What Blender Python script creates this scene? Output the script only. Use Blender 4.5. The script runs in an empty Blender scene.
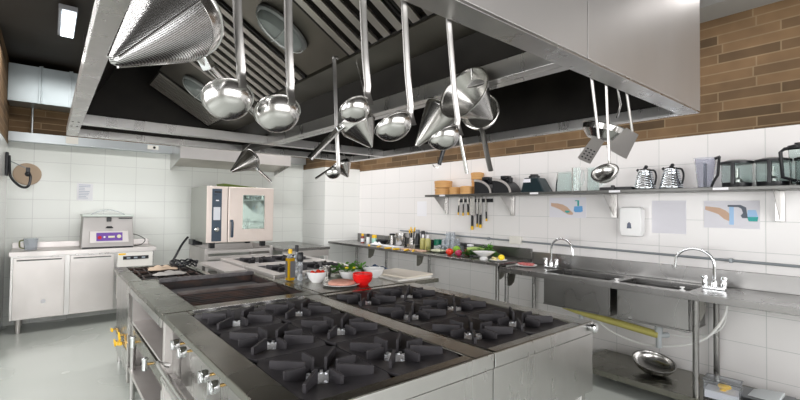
import bpy, bmesh, math, random
from mathutils import Vector as V, Matrix, Euler
PI = math.pi
R = math.radians
random.seed(7)
C = bpy.context.scene.collection
sc = bpy.context.scene

# ---------------------------------------------------------------- camera
cam_d = bpy.data.cameras.new('camera')
cam = bpy.data.objects.new('camera', cam_d); C.objects.link(cam)
cam_d.sensor_width = 36.0
cam_d.lens = 427.6 / 800 * 36
cam_d.clip_start = 0.02
YAW, PITCH, ROLL = .687, .0215, .0114
fw = V((math.sin(YAW)*math.cos(PITCH), math.cos(YAW)*math.cos(PITCH), math.sin(PITCH)))
rt = V((math.cos(YAW), -math.sin(YAW), 0)); up = rt.cross(fw)
r2 = math.cos(ROLL)*rt + math.sin(ROLL)*up
u2 = -math.sin(ROLL)*rt + math.cos(ROLL)*up
m = Matrix((r2, u2, -fw)).transposed().to_4x4()
m.translation = V((0, 0, 1.5))
cam.matrix_world = m
sc.camera = cam

# ---------------------------------------------------------------- world + exposure
w = bpy.data.worlds.new('world'); sc.world = w; w.use_nodes = True
w.node_tree.nodes['Background'].inputs[0].default_value = (.94, .97, 1, 1)
w.node_tree.nodes['Background'].inputs[1].default_value = 1.4
sc.view_settings.view_transform = 'Standard'
sc.view_settings.look = 'None'
sc.view_settings.exposure = 0.28
sc.view_settings.gamma = 1
sc.view_settings.use_curve_mapping = False
sc.cycles.use_denoising = True
sc.cycles.max_bounces = 10

def area(name, loc, size, energy, direction, color=(1, 1, 1)):
    l = bpy.data.lights.new(name, 'AREA'); l.shape = 'RECTANGLE'
    l.size, l.size_y = size; l.energy = energy; l.color = color
    o = bpy.data.objects.new(name, l); C.objects.link(o); o.location = loc
    o.rotation_euler = V(direction).to_track_quat('-Z', 'Y').to_euler()
    return o
# daylight fill from added, unseen windows behind the camera and on the left
area('added_window_light', (.9, -2.85, 1.75), (5.2, 1.9), 135, (0, 1, 0), (1, .985, .97))
area('added_window_light', (-2.85, 2.0, 1.75), (5.5, 1.9), 125, (1, 0, 0), (1, .985, .97))
# unseen fill lamps added at the ceiling over the aisles
area('added_ceiling_fill', (3.62, 3.2, 3.12), (.25, 5.6), 30, (0, 0, -1), (1, .965, .95))
area('added_ceiling_fill', (-.9, 3.0, 3.1), (.25, 5.0), 42, (0, 0, -1), (1, .98, .96))
area('added_ceiling_fill', (1.7, 5.75, 3.1), (4.0, .25), 40, (0, 0, -1), (1, .98, .96))

# ---------------------------------------------------------------- materials
MATS = {}
def mat(name, col, rough=.5, metal=0., trans=0., emit=None, es=1., ior=1.45, alpha=1., coat=0.):
    if name in MATS: return MATS[name]
    mt = bpy.data.materials.new(name); mt.use_nodes = True
    b = mt.node_tree.nodes['Principled BSDF']
    b.inputs['Base Color'].default_value = (*col, 1)
    b.inputs['Roughness'].default_value = rough
    b.inputs['Metallic'].default_value = metal
    b.inputs['Transmission Weight'].default_value = trans
    b.inputs['IOR'].default_value = ior
    b.inputs['Alpha'].default_value = alpha
    b.inputs['Coat Weight'].default_value = coat
    if emit: b.inputs['Emission Color'].default_value = (*emit, 1); b.inputs['Emission Strength'].default_value = es
    MATS[name] = mt
    return mt
def noise_mat(name, c1, c2, scale=(8, 8, 8), rough=(.3, .45), metal=0., bump=0., detail=2., lo=.2, hi=.8, bscale=None):
    mt = mat(name, c1, rough[0], metal)
    nt = mt.node_tree; N = nt.nodes; L = nt.links; b = N['Principled BSDF']
    tc = N.new('ShaderNodeTexCoord'); mp = N.new('ShaderNodeMapping'); mp.inputs['Scale'].default_value = scale
    L.new(tc.outputs['Object'], mp.inputs[0])
    n = N.new('ShaderNodeTexNoise'); n.inputs['Scale'].default_value = 1; n.inputs['Detail'].default_value = detail
    L.new(mp.outputs[0], n.inputs['Vector'])
    mr = N.new('ShaderNodeMapRange'); mr.inputs[1].default_value = lo; mr.inputs[2].default_value = hi
    L.new(n.outputs['Fac'], mr.inputs[0])
    mx = N.new('ShaderNodeMix'); mx.data_type = 'RGBA'
    mx.inputs[6].default_value = (*c1, 1); mx.inputs[7].default_value = (*c2, 1)
    L.new(mr.outputs[0], mx.inputs[0]); L.new(mx.outputs[2], b.inputs['Base Color'])
    m2 = N.new('ShaderNodeMapRange'); m2.inputs[3].default_value = rough[0]; m2.inputs[4].default_value = rough[1]
    L.new(mr.outputs[0], m2.inputs[0]); L.new(m2.outputs[0], b.inputs['Roughness'])
    if bump:
        n2 = N.new('ShaderNodeTexNoise'); n2.inputs['Scale'].default_value = 1; n2.inputs['Detail'].default_value = 3
        mp2 = N.new('ShaderNodeMapping'); mp2.inputs['Scale'].default_value = bscale or scale
        L.new(tc.outputs['Object'], mp2.inputs[0]); L.new(mp2.outputs[0], n2.inputs['Vector'])
        bp = N.new('ShaderNodeBump'); bp.inputs['Strength'].default_value = bump; bp.inputs['Distance'].default_value = .0012
        L.new(n2.outputs['Fac'], bp.inputs['Height']); L.new(bp.outputs[0], b.inputs['Normal'])
    return mt
ST = noise_mat('brushed_steel', (.62, .61, .60), (.55, .54, .53), (9, 9, 1.6), (.24, .34), 1.)
STK = noise_mat('reflection_dark_brushed_steel', (.33, .325, .32), (.28, .275, .27), (3, 3, 2), (.22, .34), 1.)  # steel darkened in its colour to carry the reflection of dark surroundings
STP = noise_mat('satin_hood_panel', (.66, .64, .63), (.56, .54, .53), (2.2, 2.2, 1.2), (.36, .46), .85)
STH = noise_mat('reflection_darkened_steel', (.27, .265, .23), (.235, .23, .20), (3, 3, 3), (.20, .32), 1.)  # olive base colour carries the dark hood's reflection on the tops
STW = noise_mat('pale_satin_steel', (.70, .665, .65), (.63, .60, .585), (4, 4, 3), (.34, .44), .85)
STD = noise_mat('shade_dark_liner_steel', (.022, .020, .019), (.042, .038, .034), (5, 5, 5), (.45, .6), .6, .1)  # near-black colour stands in for the unlit hood interior
STG = noise_mat('dark_olive_gutter_steel', (.17, .16, .13), (.12, .11, .09), (3, 3, 3), (.3, .4), 1.)  # darker, more olive steel for the gutter underside
STB = noise_mat('brownish_blank_steel', (.26, .24, .21), (.20, .18, .155), (3, 3, 3), (.3, .4), 1.)
STF = noise_mat('filter_steel', (.62, .58, .54), (.50, .47, .43), (3, 3, 3), (.30, .42), 1.)
POL = noise_mat('polished_steel', (.66, .65, .64), (.56, .55, .54), (30, 30, 30), (.16, .26), 1.)
VPS = noise_mat('dull_packer_steel', (.46, .44, .43), (.40, .38, .37), (3, 3, 3), (.4, .5), .8)
BRS = noise_mat('brushed_strainer_steel', (.56, .55, .53), (.47, .46, .44), (12, 12, 12), (.20, .28), 1.)
HDL = noise_mat('dull_handle_steel', (.40, .39, .38), (.33, .32, .31), (12, 12, 12), (.28, .36), 1.)
CHR = mat('chrome', (.86, .88, .90), .06, 1.)
IRON = noise_mat('cast_iron', (.030, .028, .032), (.052, .048, .053), (14, 14, 14), (.42, .58), .25, .15, bscale=(150, 150, 150))
RUST = noise_mat('rusty_iron', (.03, .024, .024), (.11, .06, .045), (7, 26, 16), (.55, .8), .2, .5, bscale=(50, 50, 50), lo=.45, hi=.75)
BLK = mat('black_plastic', (.012, .013, .016), .32)
NAVY = mat('slate_blue_plastic', (.05, .075, .11), .35)
BRASS = mat('brass', (.80, .55, .22), .22, 1.)
YEL = mat('yellow_plastic', (.95, .58, .02), .4)
WHT = mat('white_ceramic', (.88, .88, .88), .15)
PAP = mat('white_paper', (.86, .86, .90), .7)
PAPB = mat('bluish_white_paper', (.80, .79, .85), .7)
GLS = mat('clear_glass', (.93, .98, .97), .03, 0, 1., ior=1.3)
GGLS = mat('greenish_tinted_plastic', (.86, .93, .92), .04, 0, 1., ior=1.12)
GRYP = mat('grey_tinted_plastic', (.78, .79, .86), .08, 0, .92, ior=1.1)
WOOD = noise_mat('bamboo', (.72, .42, .17), (.58, .30, .10), (6, 6, 60), (.45, .6))

def tile_wall(name, bricks_above=None, axis='x', c_t=(.82, .83, .81), top=None):
    mt = mat(name, c_t, .16)
    nt = mt.node_tree; N = nt.nodes; L = nt.links; b = N['Principled BSDF']
    g = N.new('ShaderNodeNewGeometry'); sp = N.new('ShaderNodeSeparateXYZ'); L.new(g.outputs['Position'], sp.inputs[0])
    cb = N.new('ShaderNodeCombineXYZ'); au = N.new('ShaderNodeMath'); au.inputs[1].default_value = .162+.375*20 if axis == 'x' else -1.516+.375*20
    av = N.new('ShaderNodeMath'); av.inputs[1].default_value = 4.86-(top or bricks_above)
    L.new(sp.outputs[0 if axis == 'x' else 1], au.inputs[0]); L.new(sp.outputs[2], av.inputs[0]); L.new(au.outputs[0], cb.inputs[0]); L.new(av.outputs[0], cb.inputs[1])
    t = N.new('ShaderNodeTexBrick'); t.offset = 0; t.inputs['Scale'].default_value = 1
    t.inputs['Brick Width'].default_value = .375; t.inputs['Row Height'].default_value = .243
    t.inputs['Mortar Size'].default_value = .0028; t.inputs['Mortar Smooth'].default_value = .3
    t.inputs['Color1'].default_value = (*c_t, 1); t.inputs['Color2'].default_value = (*[c*.975 for c in c_t], 1)
    t.inputs['Mortar'].default_value = (.60, .61, .60, 1)
    L.new(cb.outputs[0], t.inputs['Vector'])
    bp = N.new('ShaderNodeBump'); bp.inputs['Strength'].default_value = .25; bp.inputs['Distance'].default_value = .004; bp.invert = True
    L.new(t.outputs['Fac'], bp.inputs['Height']); L.new(bp.outputs[0], b.inputs['Normal'])
    if bricks_above is None:
        L.new(t.outputs['Color'], b.inputs['Base Color']); return mt
    k = N.new('ShaderNodeTexBrick'); k.offset = .37; k.inputs['Scale'].default_value = 1; k.squash = 1.35; k.squash_frequency = 3
    k.inputs['Brick Width'].default_value = .40; k.inputs['Row Height'].default_value = .080
    k.inputs['Mortar Size'].default_value = .006; k.inputs['Mortar Smooth'].default_value = .4
    k.inputs['Color1'].default_value = (.185, .112, .056, 1); k.inputs['Color2'].default_value = (.040, .026, .013, 1)
    k.inputs['Bias'].default_value = -.3
    k.inputs['Mortar'].default_value = (.235, .165, .095, 1)
    nz = N.new('ShaderNodeTexNoise'); nz.inputs['Scale'].default_value = 5
    L.new(g.outputs['Position'], nz.inputs['Vector'])
    L.new(cb.outputs[0], k.inputs['Vector'])
    mm = N.new('ShaderNodeMix'); mm.data_type = 'RGBA'; mm.blend_type = 'OVERLAY'; mm.inputs[0].default_value = .35
    L.new(k.outputs['Color'], mm.inputs[6]); L.new(nz.outputs['Fac'], mm.inputs[7])
    gt = N.new('ShaderNodeMath'); gt.operation = 'GREATER_THAN'; gt.inputs[1].default_value = bricks_above
    L.new(sp.outputs[2], gt.inputs[0])
    hs = N.new('ShaderNodeHueSaturation'); hs.inputs['Saturation'].default_value = 1.0
    L.new(mm.outputs[2], hs.inputs['Color'])
    mx = N.new('ShaderNodeMix'); mx.data_type = 'RGBA'
    L.new(gt.outputs[0], mx.inputs[0]); L.new(t.outputs['Color'], mx.inputs[6]); L.new(hs.outputs[0], mx.inputs[7])
    L.new(mx.outputs[2], b.inputs['Base Color'])
    r = N.new('ShaderNodeMapRange'); r.inputs[3].default_value = .16; r.inputs[4].default_value = .85
    L.new(gt.outputs[0], r.inputs[0]); L.new(r.outputs[0], b.inputs['Roughness'])
    return mt

# ---------------------------------------------------------------- mesh helpers
def frame(d):
    d = V(d).normalized(); a = V((0, 0, 1)) if abs(d.z) < .9 else V((1, 0, 0))
    x = a.cross(d).normalized(); y = d.cross(x)
    return x, y, d
class MB:
    def __init__(s): s.bm = bmesh.new()
    def hexa(s, p):
        v = [s.bm.verts.new(q) for q in p]
        for f in ((3, 2, 1, 0), (4, 5, 6, 7), (0, 1, 5, 4), (1, 2, 6, 5), (2, 3, 7, 6), (3, 0, 4, 7)):
            s.bm.faces.new([v[i] for i in f])
        return s
    def b(s, x0, x1, y0, y1, z0, z1):
        return s.hexa([(x0, y0, z0), (x1, y0, z0), (x1, y1, z0), (x0, y1, z0), (x0, y0, z1), (x1, y0, z1), (x1, y1, z1), (x0, y1, z1)])
    def box(s, c, d, x=(1, 0, 0), y=(0, 1, 0)):
        x = V(x).normalized(); y = V(y).normalized(); z = x.cross(y); c = V(c)
        q = []
        for k in (-1, 1):
            for i, j in ((-1, -1), (1, -1), (1, 1), (-1, 1)):
                q.append(c + x*i*d[0]/2 + y*j*d[1]/2 + z*k*d[2]/2)
        return s.hexa(q)
    def ring(s, c, x, y, r, n, ry=None):
        ry = ry or r
        return [s.bm.verts.new(V(c) + x*math.cos(2*PI*i/n)*r + y*math.sin(2*PI*i/n)*ry) for i in range(n)]
    def bridge(s, a, b_):
        n = len(a)
        for i in range(n): s.bm.faces.new((a[i], a[(i+1) % n], b_[(i+1) % n], b_[i]))
    def lathe(s, prof, o=(0, 0, 0), ax=(0, 0, 1), n=24, closed=False):
        x, y, d = frame(ax); o = V(o); rs = []
        for r, z in prof:
            rs.append(s.ring(o + d*z, x, y, max(r, 1e-4), n))
        for a, b_ in zip(rs, rs[1:]): s.bridge(a, b_)
        if closed: s.bridge(rs[-1], rs[0])
        else:
            s.bm.faces.new(rs[0][::-1]); s.bm.faces.new(rs[-1])
        return s
    def cyl(s, a, b_, r, r1=None, n=16):
        a, b_ = V(a), V(b_); return s.lathe([(r, 0), (r if r1 is None else r1, (b_-a).length)], a, b_-a, n)
    def tube(s, pts, r, n=8, flat=None, fdir=None, closed=False):
        pts = [V(p) for p in pts]; rs = []; px = None; N = len(pts)
        for i, p in enumerate(pts):
            if closed: t = (pts[(i+1) % N]-pts[i-1])
            else: t = (pts[min(i+1, N-1)]-pts[max(i-1, 0)])
            t.normalize()
            if fdir is not None: x = V(fdir)
            elif px is not None: x = px
            else: x = frame(t)[0]
            x = (x - t*x.dot(t)).normalized(); px = x
            y = t.cross(x)
            rs.append(s.ring(p, x, y, r, n, flat))
        for a, b_ in zip(rs, rs[1:]): s.bridge(a, b_)
        if closed: s.bridge(rs[-1], rs[0])
        else: s.bm.faces.new(rs[0][::-1]); s.bm.faces.new(rs[-1])
        return s
    def prism(s, pts, o, x, y, t):
        x, y = V(x).normalized(), V(y).normalized(); z = x.cross(y); o = V(o)
        a = [s.bm.verts.new(o + x*p[0] + y*p[1]) for p in pts]
        b_ = [s.bm.verts.new(o + x*p[0] + y*p[1] + z*t) for p in pts]
        s.bm.faces.new(a[::-1]); s.bm.faces.new(b_); s.bridge(a, b_)
        return s
    def ball(s, c, r, sz=(1, 1, 1), n=16, jit=0):
        g = bmesh.ops.create_uvsphere(s.bm, u_segments=n, v_segments=max(6, n*2//3), radius=r)
        for v in g['verts']:
            k = 1 + random.uniform(-jit, jit)
            v.co = V((v.co.x*sz[0]*k, v.co.y*sz[1]*k, v.co.z*sz[2]*k)) + V(c)
        return s
    def poly(s, pts):
        s.bm.faces.new([s.bm.verts.new(p) for p in pts]); return s
def tag(o, label=None, cat=None, group=None, kind=None):
    if label: o['label'] = label
    if cat: o['category'] = cat
    if group: o['group'] = group
    if kind: o['kind'] = kind
    return o
def obj(name, mb, mt, parent=None, world=False, bev=0, sharp=35, solid=0):
    bm = mb.bm
    bmesh.ops.recalc_face_normals(bm, faces=bm.faces)
    sa = R(sharp)
    for f in bm.faces: f.smooth = True
    for e in bm.edges:
        if len(e.link_faces) == 2 and e.calc_face_angle(0) > sa: e.smooth = False
    me = bpy.data.meshes.new(name); bm.to_mesh(me); bm.free()
    me.materials.append(mt)
    o = bpy.data.objects.new(name, me); C.objects.link(o)
    if parent:
        o.parent = parent
        if world: o.matrix_parent_inverse = Matrix.Translation(-parent.location) if parent.rotation_euler.z == 0 else parent.matrix_basis.inverted()
    if solid:
        md = o.modifiers.new('thickness', 'SOLIDIFY'); md.thickness = solid; md.offset = 0
    if bev:
        md = o.modifiers.new('bevel', 'BEVEL'); md.width = bev; md.segments = 2; md.limit_method = 'ANGLE'; md.angle_limit = R(40)
        md.harden_normals = True
    return o
def thing(name, label, cat, loc=(0, 0, 0), rz=0, group=None):
    o = bpy.data.objects.new(name, None); C.objects.link(o); o.location = loc; o.rotation_euler = (0, 0, rz)
    o.empty_display_size = .1
    return tag(o, label, cat, group)
def kids(o): return [c for c in bpy.data.objects if c.parent == o]
def copy_tree(o, parent=None, loc=None, rz=None, label=None, group=None):
    c = o.copy(); C.objects.link(c)
    if parent: c.parent = parent
    if loc is not None: c.location = loc
    if rz is not None: c.rotation_euler = (0, 0, rz)
    if label: c['label'] = label
    if group: c['group'] = group
    for ch in kids(o): copy_tree(ch, c)
    return c
def bez(a, b_, c, d, n=14):
    a, b_, c, d = V(a), V(b_), V(c), V(d)
    return [a*(1-t)**3 + b_*3*t*(1-t)**2 + c*3*t*t*(1-t) + d*t**3 for t in [i/n for i in range(n+1)]]
def smooth_path(pts, k=6):
    pts = [V(p) for p in pts]; out = []
    for i in range(len(pts)-1):
        p0 = pts[max(i-1, 0)]; p1 = pts[i]; p2 = pts[i+1]; p3 = pts[min(i+2, len(pts)-1)]
        for j in range(k):
            t = j/k
            out.append(.5*((2*p1) + (p2-p0)*t + (2*p0-5*p1+4*p2-p3)*t*t + (3*p1-p0-3*p2+p3)*t**3))
    return out + [pts[-1]]
# bodies are given in room coordinates; their Empty stands at the base
W = dict(world=True)

# ---------------------------------------------------------------- the room
XR, YB, XL, ZC = 4.30, 7.20, -.41, 3.25
floor_m = noise_mat('pale_green_grey_floor', (.55, .58, .545), (.50, .53, .495), (1.3, 1.3, 1.3), (.16, .30), 0, lo=.3, hi=.7)
def struct(name, mb, mt, **k): return tag(obj(name, mb, mt, **k), kind='structure')
struct('floor', MB().b(-3.1, XR+.2, -3.2, YB+.2, -.1, 0), floor_m)
struct('ceiling', MB().b(-3.1, XR+.2, -3.2, YB+.2, ZC, ZC+.1), noise_mat('shade_darkened_ceiling', (.012, .009, .006), (.020, .015, .011), (2, 2, 2), (.6, .7)))  # the ceiling's lack of light is put into its near-black brown
struct('wall_back', MB().b(-3.1, XR+.2, YB, YB+.2, 0, ZC), tile_wall('back_wall_tiles', 2.30, 'x', (.80, .825, .79)))
struct('wall_right', MB().b(XR, XR+.2, -3.2, YB, 0, ZC), tile_wall('right_wall_tiles', 2.165, 'y', (.86, .84, .835)))
struct('wall_left', MB().b(XL-.2, XL, 5.6, YB, 0, ZC), tile_wall('left_wall_tiles', 2.25, 'y'))
plain = mat('cream_painted_wall', (.72, .70, .66), .7)
# unseen rear and far left walls, window openings added to let light in
f = MB(); f.b(-3.1, XR, -3.2, -3.0, 0, .75); f.b(-3.1, XR, -3.2, -3.0, 2.75, ZC)
f.b(-3.1, -1.8, -3.2, -3.0, .75, 2.75); f.b(3.6, XR, -3.2, -3.0, .75, 2.75)
struct('wall_front', f, plain)
f = MB(); f.b(-3.1, -3.0, -3.0, YB, 0, .75); f.b(-3.1, -3.0, -3.0, YB, 2.75, ZC); f.b(-3.1, -3.0, -3.0, -.9, .75, 2.75); f.b(-3.1, -3.0, 4.9, YB, .75, 2.75)
struct('wall_far_left', f, plain)
wf = mat('grey_window_frame', (.25, .25, .25), .4, .3)
f = MB()
for x in (-1.8, -.45, .9, 2.25, 3.55): f.b(x, x+.05, -3.12, -3.06, .75, 2.75)
for z in (.75, 1.9, 2.70): f.b(-1.8, 3.6, -3.12, -3.06, z, z+.05)
struct('added_window_1', f, wf)
f = MB()
for y in (-.9, .5, 1.95, 3.4, 4.85): f.b(-3.06, -3.02, y, y+.05, .75, 2.75)
for z in (.75, 1.9, 2.70): f.b(-3.06, -3.02, -.9, 4.9, z, z+.05)
struct('added_window_2', f, wf)
struct('wall_pillar', MB().b(3.60, XR, 6.39, YB, 0, ZC), tile_wall('pillar_tiles', 2.20, 'x'))
struct('trim_1', MB().b(3.98, XR, -3.0, YB-.81, 3.13, ZC), mat('pale_grey_soffit', (.36, .35, .33), .7))

# ---------------------------------------------------------------- gas ranges
def grate_mb(px, py, low=.0):
    """one square cast iron grate: a plate dished towards its hole, eight upright fins"""
    g = MB(); hx, hy = px/2-.003, py/2-.003; n = 32; r0 = .082
    def sq(a):
        c, s_ = math.cos(a), math.sin(a); k = min(hx/abs(c) if abs(c) > 1e-6 else 9, hy/abs(s_) if abs(s_) > 1e-6 else 9)
        return V((c*k, s_*k, 0))
    A = [2*PI*i/n for i in range(n)]
    top = [g.bm.verts.new(sq(a)) for a in A]
    inn = [g.bm.verts.new((math.cos(a)*r0, math.sin(a)*r0, -.022)) for a in A]
    inb = [g.bm.verts.new((math.cos(a)*r0, math.sin(a)*r0, -.032)) for a in A]
    bot = [g.bm.verts.new(sq(a)+V((0, 0, -.012))) for a in A]
    g.bridge(top, inn); g.bridge(inn, inb); g.bridge(inb, bot); g.bridge(bot, top)
    for i in range(8):
        a = i*PI/4; c, s_ = math.cos(a), math.sin(a)
        L1 = .150 if i % 2 == 0 else .200
        R0 = .062 if i % 2 else .066
        x = V((c, s_, 0)); y = V((-s_, c, 0)); h = .024
        # side outline of a fin: high at the pan, sloping ends
        g.prism([(R0, -.030), (L1, -.008), (L1, h-.003), (L1-.003, h), (R0+.003, h), (R0, h-.003)], y*-.006, x, (0, 0, 1), -.012)
    return g
def burner_mb():
    g = MB(); g.lathe([(.034, -.075), (.034, -.045), (.060, -.040), (.060, -.034), (.02, -.028)], n=24)
    for i in range(12):
        a = 2*PI*i/12; g.box((math.cos(a)*.049, math.sin(a)*.049, -.031), (.026, .011, .010), (math.cos(a), math.sin(a), 0), (-math.sin(a), math.cos(a), 0))
    return g
BUR = noise_mat('bright_burner_alloy', (.92, .93, .96), (.6, .62, .65), (60, 60, 60), (.25, .45), .7)
def gas_range(label, x0, x1, y0, y1, ix0, ix1, iy0, iy1, nx, ny, zt=.90, zb=.50, front=True, legs=True, group=None, rim=None):
    t = thing('gas_range', label, 'stove', ((x0+x1)/2, (y0+y1)/2, 0), 0, group); bx = x0+(.10 if zb == .50 and front else .002)
    f = MB(); hx = .035
    f.b(x0, ix0, y0, y1, zt-hx, zt); f.b(ix1, x1, y0, y1, zt-hx, zt)
    f.b(ix0, ix1, y0, iy0, zt-hx, zt); f.b(ix0, ix1, iy1, y1, zt-hx, zt)
    obj('top_frame', f, rim or STH, t, bev=.006, **W)
    b_ = MB(); e = .02
    b_.b(bx, x1-.002, y0+.012, y1-.004, zb, zt-.12)
    b_.b(bx, bx+.01, y0+.012, y1-.004, zt-.12, zt-hx); b_.b(x1-.03, x1-.002, y0+.012, y1-.004, zt-.12, zt-hx)
    b_.b(bx+.01, x1-.03, y1-.03, y1-.004, zt-.12, zt-hx)
    obj('body', b_, ST, t, bev=.003, **W)
    obj('spill_tray', MB().b(bx+.012, x1-.035, y0+.03, y1-.035, zt-.118, zt-.105), IRON, t, **W)
    if front:
        p = MB(); p.b(x0+.004, x1-.001, y0-.004, y0+.012, zt-.066, zt-.004); obj('front_lip', p, ST, t, bev=.003, **W)
        p = MB(); p.b(x0+(.05 if zb == .50 else .001), x1-.001, y0+.001, y0+.012, zb, zt-.070); obj('front_panel', p, ST, t, bev=.002, **W)
    sx, sy = (ix1-ix0)/nx, (iy1-iy0)/ny
    g0 = b0 = None
    for i in range(nx):
        for j in range(ny):
            loc = V((ix0+sx*(i+.5), iy0+sy*(j+.5), zt-.004)) - t.location
            if g0 is None:
                g0 = obj('grate', grate_mb(sx, sy), IRON, t); g0.location = loc
                b0 = obj('burner', burner_mb(), BUR, t); b0.location = loc
            else:
                a = g0.copy(); C.objects.link(a); a.location = loc
                a = b0.copy(); C.objects.link(a); a.location = loc
    if legs:
        for x in (x0+.08, x1-.045):
            for y in (y0+.05, y1-.06):
                obj('leg', MB().b(x-.02, x+.02, y-.02, y+.02, 0, zb).cyl((x, y, 0), (x, y, .03), .028), ST, t, bev=.002, **W)
    return t
near_l = gas_range('large six-burner gas range at front of island, control knobs along its left side', .50, 1.463, 1.15, 2.68, .625, 1.345, 1.205, 2.60, 2, 3)
near_r = gas_range('six-burner gas range at the right front corner of the island, bolt on its corner', 1.467, 2.325, 1.15, 2.66, 1.478, 2.20, 1.205, 2.60, 2, 3, zb=.52)
obj('corner_bolt', MB().lathe([(.012, -.01), (.012, .012), (.024, .014), (.024, .034), (.018, .04)], (2.285, 1.15, .872), (0, -1, 0), 16), CHR, near_r, **W)
# polished upstand at the rear of the left range
obj('rear_trim', MB().b(.64, 1.33, 2.602, 2.616, .885, .918), POL, near_l, bev=.002, **W)
# control side of the left range: recessed knob panel, round handrail, rolled lower shelf edge
t = near_l
obj('control_panel', MB().hexa([(.585, 1.17, .66), (.597, 1.17, .66), (.597, 2.62, .66), (.585, 2.62, .66), (.57, 1.17, .862), (.582, 1.17, .862), (.582, 2.62, .862), (.57, 2.62, .862)]), ST, t, **W)
obj('corner_post', MB().b(.505, .548, 2.63, 2.678, .0, .865), STW, t, bev=.003, **W)
obj('handrail', MB().tube(smooth_path([(.53, 2.62, .63), (.49, 2.62, .645), (.475, 2.57, .65), (.475, 1.9, .65), (.475, 1.25, .65), (.49, 1.18, .645), (.53, 1.18, .63)], 5), .014, 10), POL, t, **W)
obj('drip_ledge', MB().b(.485, .56, 1.17, 2.62, .555, .585), ST, t, bev=.008, **W)
def knob(y, z, x=.585):
    k = obj('knob', MB().lathe([(.012, 0), (.026, .002), (.028, .012), (.026, .030), (.02, .033)], (x-.045, y, z), (-1, 0, 0), 18).b(x-.086, x-.076, y-.006, y+.006, z-.024, z+.024), CHR, t, **W)
    obj('stem', MB().cyl((x, y, z), (x-.05, y, z), .007), BRASS, k)
for y in (2.46, 2.31, 1.93, 1.79, 1.42, 1.28): knob(y, .785)
# ---------------------------------------------------------------- island, left lane behind the range: charcoal grill
t = thing('grill_station', 'long dark rusty grill set in steel counter behind the left gas range', 'grill', (.98, 3.33, 0))
f = MB(); f.b(.50, .69, 2.69, 3.97, .865, .90); f.b(1.435, 1.497, 2.69, 3.97, .865, .90); f.b(.69, 1.435, 2.69, 2.80, .865, .90); f.b(.69, 1.435, 3.86, 3.97, .865, .90)
obj('top_frame', f, STH, t, bev=.005, **W)
obj('side_lip', MB().b(.498, .512, 2.70, 3.97, .82, .866), ST, t, bev=.003, **W)
f = MB(); f.b(.69, .70, 2.80, 3.86, .80, .892); f.b(1.425, 1.435, 2.80, 3.86, .80, .892); f.b(.70, 1.425, 2.80, 2.81, .80, .892); f.b(.70, 1.425, 3.85, 3.86, .80, .892); f.b(.70, 1.425, 2.81, 3.85, .79, .80)
obj('pit', f, RUST, t, **W)
g = MB()
g.hexa([(.715, 2.83, .83), (1.415, 2.83, .83), (1.415, 3.26, .872), (.715, 3.26, .872), (.715, 2.83, .838), (1.415, 2.83, .838), (1.415, 3.26, .880), (.715, 3.26, .880)])
for i in range(11):
    y = 2.86+i*.038; z = .838+(y-2.83)/.43*.042
    g.b(.72, 1.41, y, y+.012, z-.004, z+.010)
obj('grill_grate', g, RUST, t, **W)
obj('divider_bar', MB().b(.71, 1.42, 3.27, 3.34, .83, .900), noise_mat('worn_grill_bar', (.17, .155, .155), (.09, .06, .05), (9, 9, 9), (.4, .6), .5), t, bev=.005, **W)
obj('griddle_plate', MB().b(.71, 1.42, 3.35, 3.80, .83, .845), IRON, t, **W)
obj('rear_upstand', MB().b(.69, 1.44, 3.82, 3.87, .895, .925), noise_mat('grimy_steel', (.16, .15, .155), (.07, .065, .07), (20, 20, 20), (.4, .6), .6), t, bev=.004, **W)
f = MB(); f.b(.53, 1.49, 2.70, 2.715, .30, .865); f.b(.53, 1.49, 3.945, 3.96, .30, .865); f.b(1.475, 1.49, 2.715, 3.945, .30, .865)
f.b(.53, 1.475, 2.715, 3.945, .575, .59); f.b(.56, 1.475, 2.715, 3.945, .775, .788)
obj('open_cabinet', f, STW, t, **W)
rail = obj('front_rail', MB().b(.525, .56, 2.69, 3.97, .46, .555), STH, t, bev=.004, **W)
obj('bottom_shelf', MB().b(.51, 1.49, 2.70, 3.96, .20, .23), STW, t, bev=.003, **W)
for y in (2.74, 3.90):
    for x in (.53, 1.46): obj('leg', MB().cyl((x, y, 0), (x, y, .46), .019), ST, t, **W)
for y, z in ((3.62, .515), (3.12, .50)):
    k = obj('tap', MB().cyl((.49, y, z-.035), (.49, y, z+.035), .016).lathe([(.02, .03), (.02, .042), (.014, .045)], (.49, y, z)), CHR, t, **W)
    obj('stem', MB().cyl((.54, y, z), (.49, y, z), .009), BRASS, k)
# far left burner station
t = thing('burner_station', 'cluttered burner bench with sooty grates beyond the grill, yellow gas taps below', 'stove', (.82, 4.5, 0))
f = MB(); f.b(.50, .60, 3.985, 5.0, .865, .90); f.b(.60, 1.14, 4.93, 5.0, .865, .90); f.b(.60, 1.14, 3.985, 4.02, .865, .90); f.b(1.09, 1.14, 4.02, 4.93, .865, .90)
obj('top_frame', f, STH, t, bev=.005, **W)
f = MB(); f.b(.60, 1.09, 4.02, 4.93, .80, .815); f.b(.60, .61, 4.02, 4.93, .815, .885)
obj('spill_tray', f, IRON, t, **W)
for i, y in enumerate((4.17, 4.45, 4.73)):
    g = MB()
    for k in range(6): g.tube([(.63+k*.085, y-.12, .89+.006*math.sin(k*3+i)), (.64+k*.085, y+.12, .895+.01*math.sin(k*2+i))], .008, 6)
    g.tube([(.61, y-.1, .885), (1.07, y-.11, .888)], .010, 6); g.tube([(.61, y+.1, .888), (1.07, y+.1, .89)], .010, 6)
    g.tube([(.85+.1*math.cos(a)*1., y+.1*math.sin(a), .885) for a in [2*PI*q/14 for q in range(14)]], .009, 6, closed=True)
    obj('sooty_grate', g, RUST, t, **W)
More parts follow.
